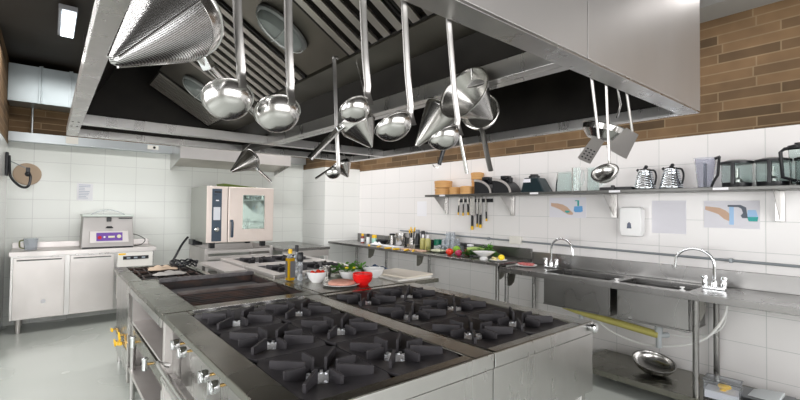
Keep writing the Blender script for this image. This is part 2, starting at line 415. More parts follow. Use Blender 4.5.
f = MB(); f.b(.53, .545, 3.99, 4.98, .10, .865); f.b(1.12, 1.135, 3.99, 4.98, .10, .865); f.b(.545, 1.12, 4.965, 4.98, .10, .865); f.b(.545, 1.12, 3.99, 4.0, .10, .865); f.b(.545, 1.12, 4.0, 4.965, .45, .465)
obj('body', f, ST, t, bev=.002, **W)
obj('corner_strip', MB().b(.502, .53, 3.99, 4.03, .10, .865), POL, t, bev=.003, **W)
for x, y in ((.56, 4.05), (.56, 4.92), (1.1, 4.05), (1.1, 4.92)): obj('leg', MB().cyl((x, y, 0), (x, y, .10), .022), ST, t, **W)
gp = obj('gas_pipe', MB().tube([(.515, 4.0, .34), (.515, 4.9, .34)], .012), STH, t, **W)
for y, z, a in ((4.06, .40, .3), (4.14, .45, -.5), (4.24, .36, .2), (4.42, .33, -.2), (4.66, .38, .1)):
    k = obj('valve', MB().cyl((.515, y, .34), (.505, y, z), .010).cyl((.505, y, z), (.47, y, z), .009), BRASS, t, **W)
    obj('lever', MB().box((.462, y-.02*math.cos(a), z+.02*math.sin(a)), (.012, .085, .026), (1, 0, 0), (0, math.cos(a), -math.sin(a))), YEL, k)
# cloths and cables on that bench
def cloth(label, c, r, seed, mt, h=.05, nm='dish_cloth'):
    random.seed(seed); m_ = MB(); n = 18; rows = []
    cx, cy, cz = c
    for i in range(n+1):
        row = []
        for j in range(n+1):
            u, v = i/n*2-1, j/n*2-1
            e = max(abs(u), abs(v))
            x = cx+u*r[0]*(1+.12*math.sin(3*v+seed)); y = cy+v*r[1]*(1+.12*math.sin(4*u+seed))
            z = cz+.008+h*(1-e**2)*(.5+.5*math.sin(5*u+seed)*math.cos(6*v-seed))
            row.append(m_.bm.verts.new((x, y, z)))
        rows.append(row)
    for i in range(n):
        for j in range(n): m_.bm.faces.new((rows[i][j], rows[i+1][j], rows[i+1][j+1], rows[i][j+1]))
    return tag(obj(nm, m_, mt, sharp=80, solid=.006), label, 'cloth')
beige = mat('beige_cloth', (.62, .48, .36), .9); grey = mat('grey_cloth', (.42, .40, .38), .9)
cloth('crumpled beige cloth on the sooty burner bench beyond the grill', (.84, 4.56, .905), (.11, .10), 3, beige, .035)
cloth('small grey-white rag lying near the grill end of the sooty burner bench', (.83, 4.17, .905), (.12, .07), 8, grey, .03)
cp = []
for i in range(60):
    a = i/60*2*PI*3; cp.append((1.02+.11*math.cos(a)+.01*math.sin(i), 4.52+.12*math.sin(a), .918+.045*abs(math.sin(i*.7))+i*.0005))
tag(obj('power_cable', MB().tube(cp, .008, 6), BLK), 'black cable coiled in loops on the sooty burner bench', 'cable')
tag(obj('supply_hose', MB().tube(smooth_path([(1.60, 6.9, 1.05), (1.50, 6.8, .95), (1.40, 6.7, .80), (1.30, 6.66, .6), (1.28, 6.66, .3), (1.3, 6.7, .03)], 6), .016, 8), BLK), 'thick black hose dropping from the left side of the combi oven', 'hose')

# ---------------------------------------------------------------- island, right lane
t = thing('prep_table', 'flat stainless prep top in the island middle carrying bottles, bowls and plates', 'table', (1.95, 3.1, 0))
obj('top', MB().b(1.50, 2.66, 2.69, 3.50, .865, .90), STH, t, bev=.006, **W)
f = MB(); f.b(1.52, 2.62, 2.71, 3.48, .50, .865); obj('cabinet', f, ST, t, bev=.003, **W)
for x in (1.56, 2.58):
    for y in (2.75, 3.44): obj('leg', MB().cyl((x, y, 0), (x, y, .50), .02), ST, t, **W)
gas_range('narrow gas range with pale steel rim directly behind the food prep top', 1.50, 2.42, 3.52, 4.25, 1.60, 2.34, 3.62, 4.17, 2, 1, zt=.925, front=False, rim=STW)
gas_range('farthest gas range of the island, in front of the combi oven', 1.50, 2.42, 4.27, 5.00, 1.60, 2.34, 4.37, 4.92, 2, 1, zt=.925, front=False, rim=STW)
t = thing('side_table', 'small flat steel side table between sooty burner bench and farthest gas range', 'table', (1.32, 4.5, 0))
obj('top', MB().b(1.27, 1.49, 4.10, 4.95, .875, .905), STW, t, bev=.004, **W)
for x in (1.30, 1.46):
    for y in (4.14, 4.91): obj('leg', MB().cyl((x, y, 0), (x, y, .876), .016), ST, t, **W)

# ---------------------------------------------------------------- extraction hood
HX0, HX1, HY0, HY1, HZ = .10, 3.02, .84, 4.65, 2.10
t = thing('extraction_hood', 'huge stainless extraction hood hanging over the whole cooking island', 'hood', ((HX0+HX1)/2, (HY0+HY1)/2, HZ))
th = .07
fp = MB()
fp.hexa([(HX0, HY0, HZ+.012), (1.648, HY0, HZ+.012), (1.648, HY0+.012, HZ+.012), (HX0, HY0+.012, HZ+.012), (.72, HY0, ZC), (1.648, HY0, ZC), (1.648, HY0+.012, ZC), (.72, HY0+.012, ZC)])
obj('front_panel', fp, STP, t, bev=.002, **W)
obj('front_panel', MB().b(1.654, HX1, HY0, HY0+.012, HZ+.012, ZC), STP, t, bev=.002, **W)
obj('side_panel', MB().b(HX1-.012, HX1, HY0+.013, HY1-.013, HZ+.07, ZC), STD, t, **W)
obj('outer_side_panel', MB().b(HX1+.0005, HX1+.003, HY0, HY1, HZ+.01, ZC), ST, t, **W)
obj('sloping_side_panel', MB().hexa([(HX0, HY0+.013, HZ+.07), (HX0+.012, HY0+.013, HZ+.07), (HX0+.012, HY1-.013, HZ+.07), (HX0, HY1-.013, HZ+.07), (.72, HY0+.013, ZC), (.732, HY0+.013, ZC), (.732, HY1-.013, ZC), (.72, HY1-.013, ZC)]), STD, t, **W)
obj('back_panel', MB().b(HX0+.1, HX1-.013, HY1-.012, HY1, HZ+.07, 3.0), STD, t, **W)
# rim beams
obj('rim_beam', MB().b(HX0, HX0+.075, HY0+.10, HY1, HZ, HZ+.07), ST, t, bev=.003, **W)
obj('rim_beam', MB().b(HX0, HX1, HY0, HY0+.10, HZ, HZ+.011).b(HX0, HX1, HY0+.088, HY0+.10, HZ+.011, HZ+.045), ST, t, bev=.002, **W)
obj('rim_beam', MB().b(HX1-.075, HX1-.002, HY0+.10, HY1-.07, HZ, HZ+.065), ST, t, bev=.003, **W)
obj('rim_beam', MB().b(HX0+.075, HX1-.075, 3.90, 3.97, HZ, HZ+.075), ST, t, bev=.003, **W)
obj('rim_beam', MB().b(HX0+.075, HX1-.002, HY1-.07, HY1, HZ, HZ+.06), ST, t, bev=.003, **W)
for x in (1.575, 1.637): obj('centre_beam', MB().b(x, x+.056, HY0+.10, 3.90, HZ, HZ+.085), ST, t, bev=.003, **W)
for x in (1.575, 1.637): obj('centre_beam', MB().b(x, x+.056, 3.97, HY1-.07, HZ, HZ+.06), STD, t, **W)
for y in (3.84, 4.06):
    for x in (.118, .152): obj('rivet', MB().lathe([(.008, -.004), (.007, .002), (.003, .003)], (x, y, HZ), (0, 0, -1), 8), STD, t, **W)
# filter bank on a slope, gutter beneath it
gx, gz, tx, tz = 1.23, 2.32, .69, 2.645
obj('grease_gutter', MB().b(1.23, 1.47, HY0+.02, 4.55, 2.30, 2.315).b(1.22, 1.232, HY0+.02, 4.55, 2.30, 2.35), STG, t, bev=.002, **W)
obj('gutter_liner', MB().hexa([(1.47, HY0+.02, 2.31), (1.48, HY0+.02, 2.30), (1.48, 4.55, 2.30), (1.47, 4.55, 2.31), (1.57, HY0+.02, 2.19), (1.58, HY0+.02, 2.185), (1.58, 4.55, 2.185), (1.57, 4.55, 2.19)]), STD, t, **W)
sl = (V((tx, 0, tz))-V((gx, 0, gz))); Ls = sl.length; sx = sl.normalized(); nz_ = V((-sx.z, 0, sx.x)); nz_ = nz_ if nz_.z < 0 else -nz_
def filt(y0, y1, n):
    fr = MB(); c = (V((gx, 0, gz))+V((tx, 0, tz)))/2
    for y in (y0+.006, y1-.006): fr.box(c+V((0, y, 0)), (Ls, .012, .03), sx, (0, 1, 0))
    for q in (-.5, .5): fr.box(c+sx*q*(Ls-.02)+V((0, (y0+y1)/2, 0)), (.012, y1-y0, .03), sx, (0, 1, 0))
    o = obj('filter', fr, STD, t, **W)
    sp = (y1-y0)/n
    g = MB()
    for i in range(n):
        y = y0+sp*(i+.5)
        for dy, dd, wd in ((0, .020, .46),):
            if y+dy > y1-.01: continue
            cc = c+V((0, y+dy, 0))+nz_*dd
            g.box(cc, (Ls-.03, sp*wd, .004), sx, (0, 1, 0))
            for s_ in (-1, 1): g.box(cc+V((0, s_*sp*wd/2, 0))-nz_*.006, (Ls-.03, .003, .014), sx, (0, 1, 0))
    obj('baffles', g, STF, o)
    return o
filt(.95, 1.42, 5); filt(1.43, 1.93, 5)
filt(2.42, 2.92, 5); filt(2.93, 3.45, 5)
filt(4.05, 4.52, 7)
def blank(y0, y1):
    c = (V((gx, 0, gz))+V((tx, 0, tz)))/2+V((0, (y0+y1)/2, 0))
    obj('blanking_panel', MB().box(c, (Ls, y1-y0, .006), sx, (0, 1, 0)), STB, t, **W)
    # oval bulkhead lamp, switched off
    lc = c + nz_*.004
    b_ = MB(); n = 28
    prof = [(1.0, 0), (1.06, .006), (1.06, .02), (.97, .028)]
    y = V((0, 1, 0)); d = nz_
    rs = [b_.ring(lc+d*z, sx, y, .15*s_, n, .088*s_) for s_, z in prof]
    for a, q in zip(rs, rs[1:]): b_.bridge(a, q)
    b_.bm.faces.new(rs[0]); b_.bm.faces.new(rs[-1])
    l = obj('bulkhead_lamp', b_, mat('lamp_housing', (.30, .31, .31), .4, .5), t, **W)
    g = MB(); prof = [(.93, .028), (.92, .05), (.8, .075), (.5, .09), (.05, .095)]
    rs = [g.ring(lc+d*z, sx, y, .15*s_, n, .088*s_) for s_, z in prof]
    for a, q in zip(rs, rs[1:]): g.bridge(a, q)
    g.bm.faces.new(rs[0]); g.bm.faces.new(rs[-1])
    obj('glass_cover', g, mat('frosted_grey_glass', (.30, .33, .32), .10), l)
    wr = MB()
    wr.tube([lc+d*.080+sx*math.cos(a)*.095+y*math.sin(a)*.052 for a in [2*PI*i/24 for i in range(24)]], .0035, 6, closed=True)
    wr.tube([lc+sx*.152*math.cos(a)+d*(.03+.072*math.sin(a)) for a in [PI*i/12 for i in range(13)]], .0035, 6)
    wr.tube([lc+y*.091*math.cos(a)+d*(.03+.072*math.sin(a)) for a in [PI*i/12 for i in range(13)]], .0035, 6)
    obj('wire_guard', wr, mat('guard_wire', (.75, .77, .76), .35, .6), l)
blank(1.94, 2.41); blank(3.46, 4.04)
rail = obj('utensil_rail', MB().tube([(HX0+.08, .965, 2.128), (HX1-.08, .965, 2.128)], .005), POL, t, **W)

# ---------------------------------------------------------------- hanging utensils
def chk(H, side=V((1, 0, 0)), r=.011):
    """hooked end of a handle: curls over the rail"""
    H = V(H)
    return [H + V((0, r*math.cos(a)-r, r*math.sin(a)))*1. for a in (R(0), R(45), R(90), R(135), R(180), R(215))]
def ladle(label, top, joint, centre, r, open_dir, group='ladles hanging from the front edge of the hood', w=.0098, depth=.85):
    top, J, Cc = V(top), V(joint), V(centre); n = V(open_dir).normalized()
    t = thing('ladle', label, 'ladle', Cc-V((0, 0, r)), 0, group)
    # bowl shell
    b_ = MB(); pr = []
    K = 10
    for i in range(K+1):
        a = PI/2*i/K; pr.append((r*math.cos(a), -r*depth*math.sin(a)))
    prin = [(max(q[0]-.002, .0001), q[1]+.002 if i else q[1]) for i, q in enumerate(pr)][::-1]
    b_.lathe([(q[0], q[1]) for q in pr] + prin[0:] + [(r+.003, .001), (r+.003, -.001)], Cc, n, 36, closed=True)
    obj('bowl', b_, POL, t, sharp=50, **W)
    d = J-Cc; d = (d-n*d.dot(n)).normalized(); P = Cc+d*(r-.001)
    hd = (top-P).normalized()
    h = MB()
    pts = [P-n*.022, P-n*.006+d*.003, P+n*.006+d*.004+hd*.012, P+hd*.035+d*.004]
    pts = smooth_path(pts, 4) + [P+(top-P)*k for k in (.35, .6, .85, 1)] 
    hk = chk(top)
    h.tube(pts+hk[1:], w, 10, flat=.0024, fdir=(math.cos(.45), -math.sin(.45), 0))
    obj('handle', h, HDL, t, sharp=60, **W)
    return t
RY, RZ = .965, 2.13
ladle('round steel ladle, leftmost of the big ladles, in front of the strainer cone', (.300, RY-.011, RZ), (.320, .965, 1.80), (.305, .985, 1.745), .053, (.05, .58, .78))
ladle('second round steel ladle from the left, hanging just below its neighbours', (.425, RY-.011, RZ), (.438, .97, 1.79), (.424, .99, 1.732), .053, (.05, .58, .78))
ladle('smaller steel ladle hanging over the tilted strainer, third from the left', (.640, RY-.011, RZ), (.662, .96, 1.82), (.640, .98, 1.775), .043, (-.1, .55, .78))
ladle('wide shallow steel ladle hanging left of the two crossed strainers', (.787, RY-.011, RZ), (.826, .97, 1.792), (.775, .98, 1.748), .057, (-.15, .50, .85), depth=.78)
ladle('steel ladle hanging in front of the big open strainer, fifth from the left', (.973, RY-.011, RZ), (1.035, .965, 1.785), (.985, .98, 1.740), .053, (-.18, .5, .85))
ladle('small steel ladle hanging between the two spatulas at the hood right', (2.055, RY-.011, RZ), (2.19, .975, 1.735), (2.095, .98, 1.692), .062, (-.72, -.02, .70), group=None, w=.0085, depth=.75)

def perforated(name, s=420, c=(.66, .66, .66)):
    mt = mat(name, c, .26, 1.)
    nt = mt.node_tree; N = nt.nodes; L = nt.links; b = N['Principled BSDF']
    tc = N.new('ShaderNodeTexCoord'); v = N.new('ShaderNodeTexWave'); v.inputs['Scale'].default_value = s*.26; v.bands_direction = 'Z'
    v.inputs['Distortion'].default_value = .6; v.inputs['Detail'].default_value = 1
    L.new(tc.outputs['Object'], v.inputs['Vector'])
    cr = N.new('ShaderNodeMapRange'); cr.inputs[1].default_value = .30; cr.inputs[2].default_value = .6
    L.new(v.outputs['Fac'], cr.inputs[0])
    mx = N.new('ShaderNodeMix'); mx.data_type = 'RGBA'; mx.inputs[6].default_value = (c[0]*.32, c[1]*.32, c[2]*.32, 1); mx.inputs[7].default_value = (*c, 1)
    L.new(cr.outputs[0], mx.inputs[0]); L.new(mx.outputs[2], b.inputs['Base Color'])
    bp = N.new('ShaderNodeBump'); bp.inputs['Strength'].default_value = .25; bp.inputs['Distance'].default_value = .0008
    L.new(v.outputs['Fac'], bp.inputs['Height']); L.new(bp.outputs[0], b.inputs['Normal'])
    return mt
MESH = perforated('fine_perforated_steel')
def strainer(label, rim, tip, r, hend, hang=None, collar=.045, mt=None, hmat=None, seams=3, cat='strainer', name='conical_strainer', hw=.012, tipr=.010):
    rim, tip, hend = V(rim), V(tip), V(hend); ax = (tip-rim); L_ = ax.length; ax.normalize()
    t = thing(name, label, cat, (rim+tip)/2 - V((0, 0, .1)))
    sm = mt or BRS
    b_ = MB(); k = .002
    b_.lathe([(r*.97, collar), (tipr, L_-tipr*.7), (tipr*.5, L_), (.0005, L_), (.0005, L_-k*2), (tipr-k, L_-tipr*.7-k), (r*.97-k, collar)], rim, ax, 40, closed=True)
    c = obj('cone', b_, sm, t, sharp=40, **W)
    cb = MB().lathe([(r+.003, 0), (r+.003, .004), (r, .005), (r*.985, collar), (r*.97, collar+.002), (r*.97-k, collar), (r-k, .004), (r-k, 0)], rim, ax, 40, closed=True)
    obj('collar', cb, POL, t, sharp=40, **W)
    x, y, d = frame(ax)
    s_ = MB()
    for i in range(seams):
        a = 2*PI*i/seams+.5; e = x*math.cos(a)+y*math.sin(a)
        s_.tube([rim+ax*collar+e*r*.975, rim+ax*(L_-.006)+e*(tipr+.001)], .0022, 6)
    if seams: obj('seam', s_, POL, t, **W)
    hv = hend-rim; hv = (hv-ax*hv.dot(ax)).normalized(); P = rim+hv*r+ax*.012
    h = MB(); q = P+(hend-P)*.12
    h.tube([P-hv*.002, q]+[P+(hend-P)*k_ for k_ in (.3, .6, .9, .97, 1)], hw, 10, flat=.008, fdir=ax)
    obj('handle', h, hmat or POL, t, sharp=60, **W)
    obj('bracket', MB().box(P+(hend-P)*.06, (.03, .022, .022), hv, ax.cross(hv)), CHR, t, bev=.003, **W)
    if hang:
        a = rim-hv*r+ax*.003
        obj('hanger', MB().tube(smooth_path([a, a+(V(hang)-a)*.3, V(hang)], 5), .003, 6), POL, t, **W)
    return t
strainer('large finely perforated conical strainer hanging at the upper left', (.200, .940, 1.884), (.073, .813, 1.729), .080, (.467, 1.125, 1.714), (.10, .965, 2.10), collar=.040, mt=MESH, hw=.012)
strainer('steel conical strainer hanging tilted behind the third ladle, handle pointing down left', (1.262, 1.93, 1.985), (1.335, 1.87, 1.83), .100, (.999, 1.93, 1.747), (1.28, 1.95, 2.30), collar=.05, hw=.016)
strainer('small conical strainer hanging alone at the rear left beam of the hood', (1.432, 3.93, 1.950), (1.223, 3.83, 1.812), .098, (1.62, 3.9, 1.745), (1.44, 3.93, 2.10), collar=.03)
strainer('conical strainer farthest back, partly behind the long thin ladle', (2.41, 3.94, 1.985), (2.455, 3.87, 1.835), .10, (2.085, 3.9, 1.800), (2.42, 3.93, 2.10), collar=.04)
ladle('long thin ladle hanging at the back beyond the tilted strainer', (1.148, 1.96, 2.29), (1.172, 1.97, 1.725), (1.166, 1.985, 1.692), .040, (0, .35, .93), group=None, w=.010)
# cluster at the centre beam
strainer('plain steel conical strainer at the left of the centre cluster, tip down left', (1.552, 1.559, 2.010), (1.419, 1.608, 1.819), .092, (1.575, 1.60, 1.735), (1.60, 1.66, 2.11), collar=.02, seams=3, hmat=BLK)
strainer('big steel funnel strainer with its wide mouth facing the room', (1.485, 1.354, 2.051), (1.712, 1.365, 1.959), .134, (1.53, 1.366, 1.675), (1.55, 1.36, 2.12), collar=.012, seams=0, hw=.010, cat='strainer')
t = thing('saucepan', 'deep steel pan hanging behind the big funnel strainer, long handle pointing down', 'pan', (1.68, 1.42, 1.86))
rim = V((1.720, 1.455, 2.02)); ax = V((.55, .35, -.12)).normalized()
obj('bowl', MB().lathe([(.098, 0), (.103, .002), (.098, .006), (.092, .05), (.07, .08), (.001, .09), (.001, .087), (.068, .077), (.089, .05), (.095, .004)], rim, ax, 36, closed=True), BRS, t, **W)
obj('handle', MB().tube([(1.69, 1.42, 1.915), (1.685, 1.40, 1.89), (1.67, 1.365, 1.79), (1.658, 1.33, 1.70), (1.656, 1.325, 1.692)], .013, 10, flat=.006, fdir=(.8, -.6, 0)), noise_mat('dull_steel', (.32, .31, .30), (.25, .24, .23), (20, 20, 20), (.35, .45), 1.), t, **W)
obj('hanger', MB().tube([(1.70, 1.43, 2.09), (1.665, 1.42, 2.12)], .003), POL, t, **W)
tag(obj('wire_hook', MB().tube(smooth_path([(1.60, 1.585, 2.10), (1.598, 1.60, 1.85), (1.592, 1.612, 1.76), (1.59, 1.615, 1.735), (1.583, 1.62, 1.722), (1.570, 1.63, 1.726), (1.566, 1.64, 1.738)], 4), .0022, 6), POL), 'thin wire hook dangling empty below the centre cluster of strainers', 'hook')
# utensils at the right end
def spatula(label, top, bend, end, wdir, wid, mt, holes, wid0=.5, bendz=None):
    top, bend, end = V(top), V(bend), V(end); wdir = (end-bend).cross(V((.88, .40, .12))).normalized()
    t = thing('slotted_spatula' if holes else 'steel_spatula', label, 'spatula', end, 0, None)
    h = MB(); h.tube([bend, bend+(top-bend)*.3, bend+(top-bend)*.7]+chk(top), .0085, 10, flat=.0026, fdir=(.9, -.43, 0)); obj('handle', h, HDL, t, **W)
    d = (end-bend); L_ = d.length; d.normalize(); wdir = (wdir-d*wdir.dot(d)).normalized()
    pl = MB(); pl.prism([(0, -wid*wid0*.5), (L_, -wid*.5), (L_+.006, -wid*.3), (L_+.004, wid*.3), (L_, wid*.5), (0, wid*wid0*.5)], bend, d, wdir, .002)
    bl = obj('blade', pl, mt, t, **W)
    if holes:
        n = d.cross(wdir); hm = MB()
        for i in range(4):
            for j in range(3):
                c = bend+d*(L_*(.55+.12*i))+wdir*wid*(-.26+.26*j)
                hm.lathe([(.0045, -.0012), (.0045, .0035)], c, n, 8)
        obj('hole', hm, BLK, bl)
    return t
spatula('slotted spatula hanging at the right of the hood, blade bent down left', (1.908, RY-.011, RZ), (2.005, .965, 1.845), (1.835, .95, 1.725), None, .060, STW, True, .9)
spatula('grey steel spatula hanging rightmost under the hood edge', (2.275, RY-.011, RZ), (2.375, .965, 1.925), (2.23, .985, 1.80), None, .115, STW, False, .6)
t = thing('ring_skimmer', 'round steel sieve hanging behind the spatulas and small ladle at right', 'sieve', (2.2, 1.1, 1.83))
rim = V((2.42, 1.135, 1.985)); ax = V((-.12, .25, -1)).normalized()
obj('bowl', MB().lathe([(.112, 0), (.116, .002), (.112, .006), (.108, .035), (.07, .075), (.001, .088), (.001, .085), (.068, .072), (.104, .034), (.109, .003)], rim, ax, 36, closed=True), POL, t, **W)
obj('handle', MB().tube([(2.36, 1.035, 2.01), (2.26, .975, 2.05), (2.175, .954, 2.118)]+chk((2.175, RY-.011, RZ)), .008, 8, flat=.003, fdir=(1, 0, 0)), POL, t, **W)

# ---------------------------------------------------------------- right wall: counters
t = thing('work_counter', 'long stainless work counter along the right wall toward the rear corner', 'counter', (3.98, 4.6, 0))
ZL = .945
obj('top', MB().b(3.67, XR-.002, 2.83, 6.385, ZL-.035, ZL), STK, t, bev=.005, **W)
obj('backsplash', MB().b(XR-.03, XR-.002, 2.83, 6.385, ZL, ZL+.12), STK, t, bev=.003, **W)
for y in (2.88, 4.45, 5.45, 6.30):
    obj('leg', MB().cyl((XR-.10 if y > 3 else 3.72, y, 0), (XR-.10 if y > 3 else 3.72, y, ZL-.034), .021), STK, t, **W)
for y in (2.88, 4.2, 5.3):
    obj('bracket', MB().prism([(0, 0), (.13, 0), (.09, -.12), (.04, -.15), (0, -.15)], (3.74, y+.0, ZL-.036), (1, 0, 0), (0, 0, 1), .004), STH, t, **W)
t = thing('sink_counter', 'stainless double sink unit with high splashback on the right wall', 'sink', (3.98, 1.0, 0))
ZS = .90
B1 = (1.735, 2.36); B2 = (1.13, 1.655); BX = (3.79, 4.14)
f = MB(); Y0 = -.9
f.b(3.67, BX[0], Y0, 2.81, ZS-.03, ZS); f.b(BX[1], XR-.002, Y0, 2.81, ZS-.03, ZS)
f.b(BX[0], BX[1], B1[1], 2.81, ZS-.03, ZS); f.b(BX[0], BX[1], B2[1], B1[0], ZS-.03, ZS); f.b(BX[0], BX[1], Y0, B2[0], ZS-.03, ZS)
obj('top', f, STK, t, **W)
obj('front_edge', MB().b(3.660, 3.672, Y0, 2.81, ZS-.045, ZS+.006), STK, t, bev=.003, **W)
obj('backsplash', MB().b(XR-.035, XR-.002, Y0, 2.81, ZS, ZS+.135), STK, t, bev=.003, **W)
for k, (a, b_) in enumerate((B1, B2)):
    f = MB(); x0, x1 = BX
    f.b(x0-.01, x0, a, b_, .60, ZS-.03); f.b(x1, x1+.01, a, b_, .60, ZS-.03); f.b(x0, x1, a-.01, a, .60, ZS-.03); f.b(x0, x1, b_, b_+.01, .60, ZS-.03)
    f.b(x0-.01, x1+.01, a-.01, b_+.01, .585, .60)
    o = obj('basin', f, STK, t, bev=.004, **W)
    obj('drain', MB().lathe([(.04, 0), (.04, .004), (.012, .006), (.012, .022), (.02, .024), (.02, .03)], ((x0+x1)/2, (a+b_)/2, .601)), CHR, o)
for y in (2.76, 1.066, -.6):
    for x in (3.72, 4.22):
        obj('leg', MB().cyl((x, y, 0), (x, y, ZS-.03), .021).cyl((x, y, 0), (x, y, .03), .028), STK, t, **W)
obj('bracket', MB().prism([(0, 0), (.13, 0), (.09, -.12), (.04, -.15), (0, -.15)], (3.70, 2.72, ZS-.031), (1, 0, 0), (0, 0, 1), .004), STH, t, **W)
obj('bracket', MB().prism([(0, 0), (.16, 0), (.12, -.13), (.04, -.17), (0, -.17)], (3.735, 1.05, ZS-.031), (1, 0, 0), (0, 0, 1), .004), STH, t, **W)
sh = obj('lower_shelf', MB().b(3.67, 4.27, Y0, 1.99, .115, .145).b(3.66, 3.672, Y0, 1.99, .10, .15), STH, t, bev=.003, **W)
# waste pipes under the basins
P = mat('grey_pvc', (.45, .48, .50), .4); YP = mat('olive_yellow_hose', (.52, .47, .14), .45)
dp = obj('drain_pipe', MB().tube([(3.96, 2.25, .565), (3.96, 2.03, .53), (3.96, 1.40, .475)], .032, 12), YP, t, **W)
tag(dp, 'olive yellow waste pipe')
obj('waste_trap', MB().cyl((3.96, 1.40, .60), (3.96, 1.40, .37), .022).cyl((3.96, 1.40, .47), (4.04, 1.36, .47), .022).cyl((3.96, 1.40, .54), (3.96, 1.40, .50), .03), P, t, **W)
obj('waste_trap', MB().cyl((3.96, 2.07, .60), (3.96, 2.07, .48), .022).cyl((3.96, 2.07, .54), (3.96, 2.07, .57), .03), P, t, **W)
wh = mat('white_hose', (.85, .85, .83), .4)
obj('white_hose', MB().tube(smooth_path([(4.0, 2.02, .62), (4.0, 1.95, .50), (4.0, 1.80, .40), (4.0, 1.55, .36), (4.0, 1.3, .40), (4.02, 1.1, .50), (4.05, .98, .68), (4.06, .95, .86)], 6), .010, 8), wh, t, **W)
obj('white_hose', MB().tube(smooth_path([(4.1, 2.05, .60), (4.1, 1.9, .54), (4.1, 1.5, .47), (4.1, 1.2, .48), (4.1, 1.0, .60), (4.1, .96, .86)], 6), .006, 8), wh, t, **W)
def faucet(label, y, x=4.10, ang=0.0, L_=.25, hgt=.32):
    t = thing('faucet', label, 'faucet', (x, y, ZS))
    obj('base', MB().b(x-.03, x+.03, y-.075, y+.075, ZS, ZS+.02).lathe([(.022, .02), (.018, .06), (.013, .075)], (x, y, ZS)), CHR, t, bev=.006, **W)
    dx, dy = math.sin(ang), -math.cos(ang)
    pts = [(x, y, ZS+.05), (x, y, ZS+hgt*.55)]
    for i in range(13):
        a = PI - i*PI*1.02/12
        rr = L_/2
        pts.append((x+dx*(rr+rr*math.cos(a)), y+dy*(rr+rr*math.cos(a)), ZS+hgt*.60+rr*.86*math.sin(a)))
    e = pts[-1]; pts.append((e[0]+dx*.006, e[1]+dy*.006, e[2]-.035))
    obj('spout', MB().tube(pts, .0115, 12).cyl(pts[-1], (pts[-1][0], pts[-1][1], pts[-1][2]-.012), .014), CHR, t, **W)
    for s_ in (-1, 1):
        yy = y+s_*.062
        obj('handle', MB().lathe([(.019, 0), (.020, .03), (.016, .055), (.022, .062), (.018, .082), (.01, .086)], (x, yy, ZS+.018)).tube([(x, yy, ZS+.088), (x-.03, yy+s_*.02, ZS+.094)], .006), CHR, t, **W)
faucet('chrome swan-neck faucet at the far sink basin, nearer the plates', 2.47, 4.09, -.15, .26, .34)
# near faucet spout swings toward the far basin
t = faucet('chrome swan-neck faucet at the near sink basin, below the hand-washing poster', 1.035, 4.05, PI, .27, .32)
tag(obj('sink_plug', MB().lathe([(.02, 0), (.022, .006), (.008, .012), (.008, .022), (.018, .026), (.016, .032)], (3.75, 1.65, ZS)), WHT), 'small white plug on the steel rim of the far sink basin', 'plug')
tag(obj('sink_plug', MB().lathe([(.02, 0), (.022, .006), (.008, .012), (.008, .022), (.018, .026), (.016, .032)], (3.76, 1.165, ZS)), WHT), 'small white plug on the steel rim left of the near faucet', 'plug')
# pipe on the wall
t = thing('wall_conduit', 'thin grey conduit pipe running along the white tiles above the counters', 'pipe', (XR-.03, 2.6, 1.12))
zz = lambda y: 1.115+.012*max(0, y-1)
obj('pipe', MB().tube([(XR-.022, -.9, 1.10), (XR-.022, 1, 1.115), (XR-.022, 3.0, zz(3)), (XR-.022, 5.2, zz(5.2))], .011, 10), mat('grey_conduit', (.30, .33, .35), .35, .3), t, **W)
for y in (.98, 3.45, 2.35, 4.6, 0): obj('clip', MB().box((XR-.022, y, zz(y)), (.042, .022, .036)), mat('grey_conduit', (.30, .33, .35), .35, .3), t, bev=.004, **W)
obj('junction_box', MB().b(XR-.05, XR-.001, 2.96, 3.12, 1.105, 1.195), mat('cream_plastic', (.82, .80, .74), .4), t, bev=.005, **W)

# ---------------------------------------------------------------- wall shelf and what stands on it
ZW = 1.70
t = thing('wall_shelf', 'long stainless wall shelf on brackets under the brick band of the right wall', 'shelf', (4.15, 2.3, ZW))
obj('shelf_board', MB().b(4.0, XR-.002, -.6, 4.34, ZW-.028, ZW), noise_mat('dull_shelf_steel', (.16, .16, .155), (.12, .12, .115), (3, 3, 3), (.3, .4), 1.), t, bev=.004, **W)
for y in (4.18, 3.08, 1.89, .66):
    obj('bracket', MB().prism([(0, 0), (-.26, 0), (-.24, -.02), (-.03, -.22), (0, -.24)], (XR-.002, y+.02, ZW-.029), (1, 0, 0), (0, 0, 1), .004).b(XR-.03, XR-.002, y-.01, y+.045, ZW-.26, ZW-.029), ST, t, bev=.002, **W)
for y in (4.0, 2.62, 1.78, .98):
    obj('price_tag', MB().b(3.996, 3.9995, y-.05, y+.05, ZW-.024, ZW-.004), PAP, t, **W)
def basket(y, x, z, r, h, label, g='bamboo steamer baskets on the wall shelf'):
    t = thing('bamboo_basket', label, 'basket', (x, y, z), 0, g)
    obj('side', MB().lathe([(r, 0), (r, h*.72), (r-.006, h*.72), (r-.006, .004), (0.001, .004), (.001, 0)], (0, 0, 0), n=28, closed=True), WOOD, t)
    obj('lid', MB().lathe([(r+.004, h*.60), (r+.004, h*.9), (r*.7, h*.98), (.001, h), (.001, h*.95), (r-.002, h*.85), (r-.001, h*.6)], n=28, closed=True), WOOD, t)
basket(4.13, 4.15, ZW, .115, .095, 'bottom bamboo steamer of the leftmost pair on the shelf')
basket(4.13, 4.15, ZW+.0955, .12, .10, 'top bamboo steamer with dark lid, stacked at left end of the shelf')
basket(3.88, 4.12, ZW, .075, .10, 'small low bamboo basket right of the leftmost stack')
basket(3.66, 4.10, ZW, .085, .105, 'small low bamboo basket just left of the tall bamboo stack')
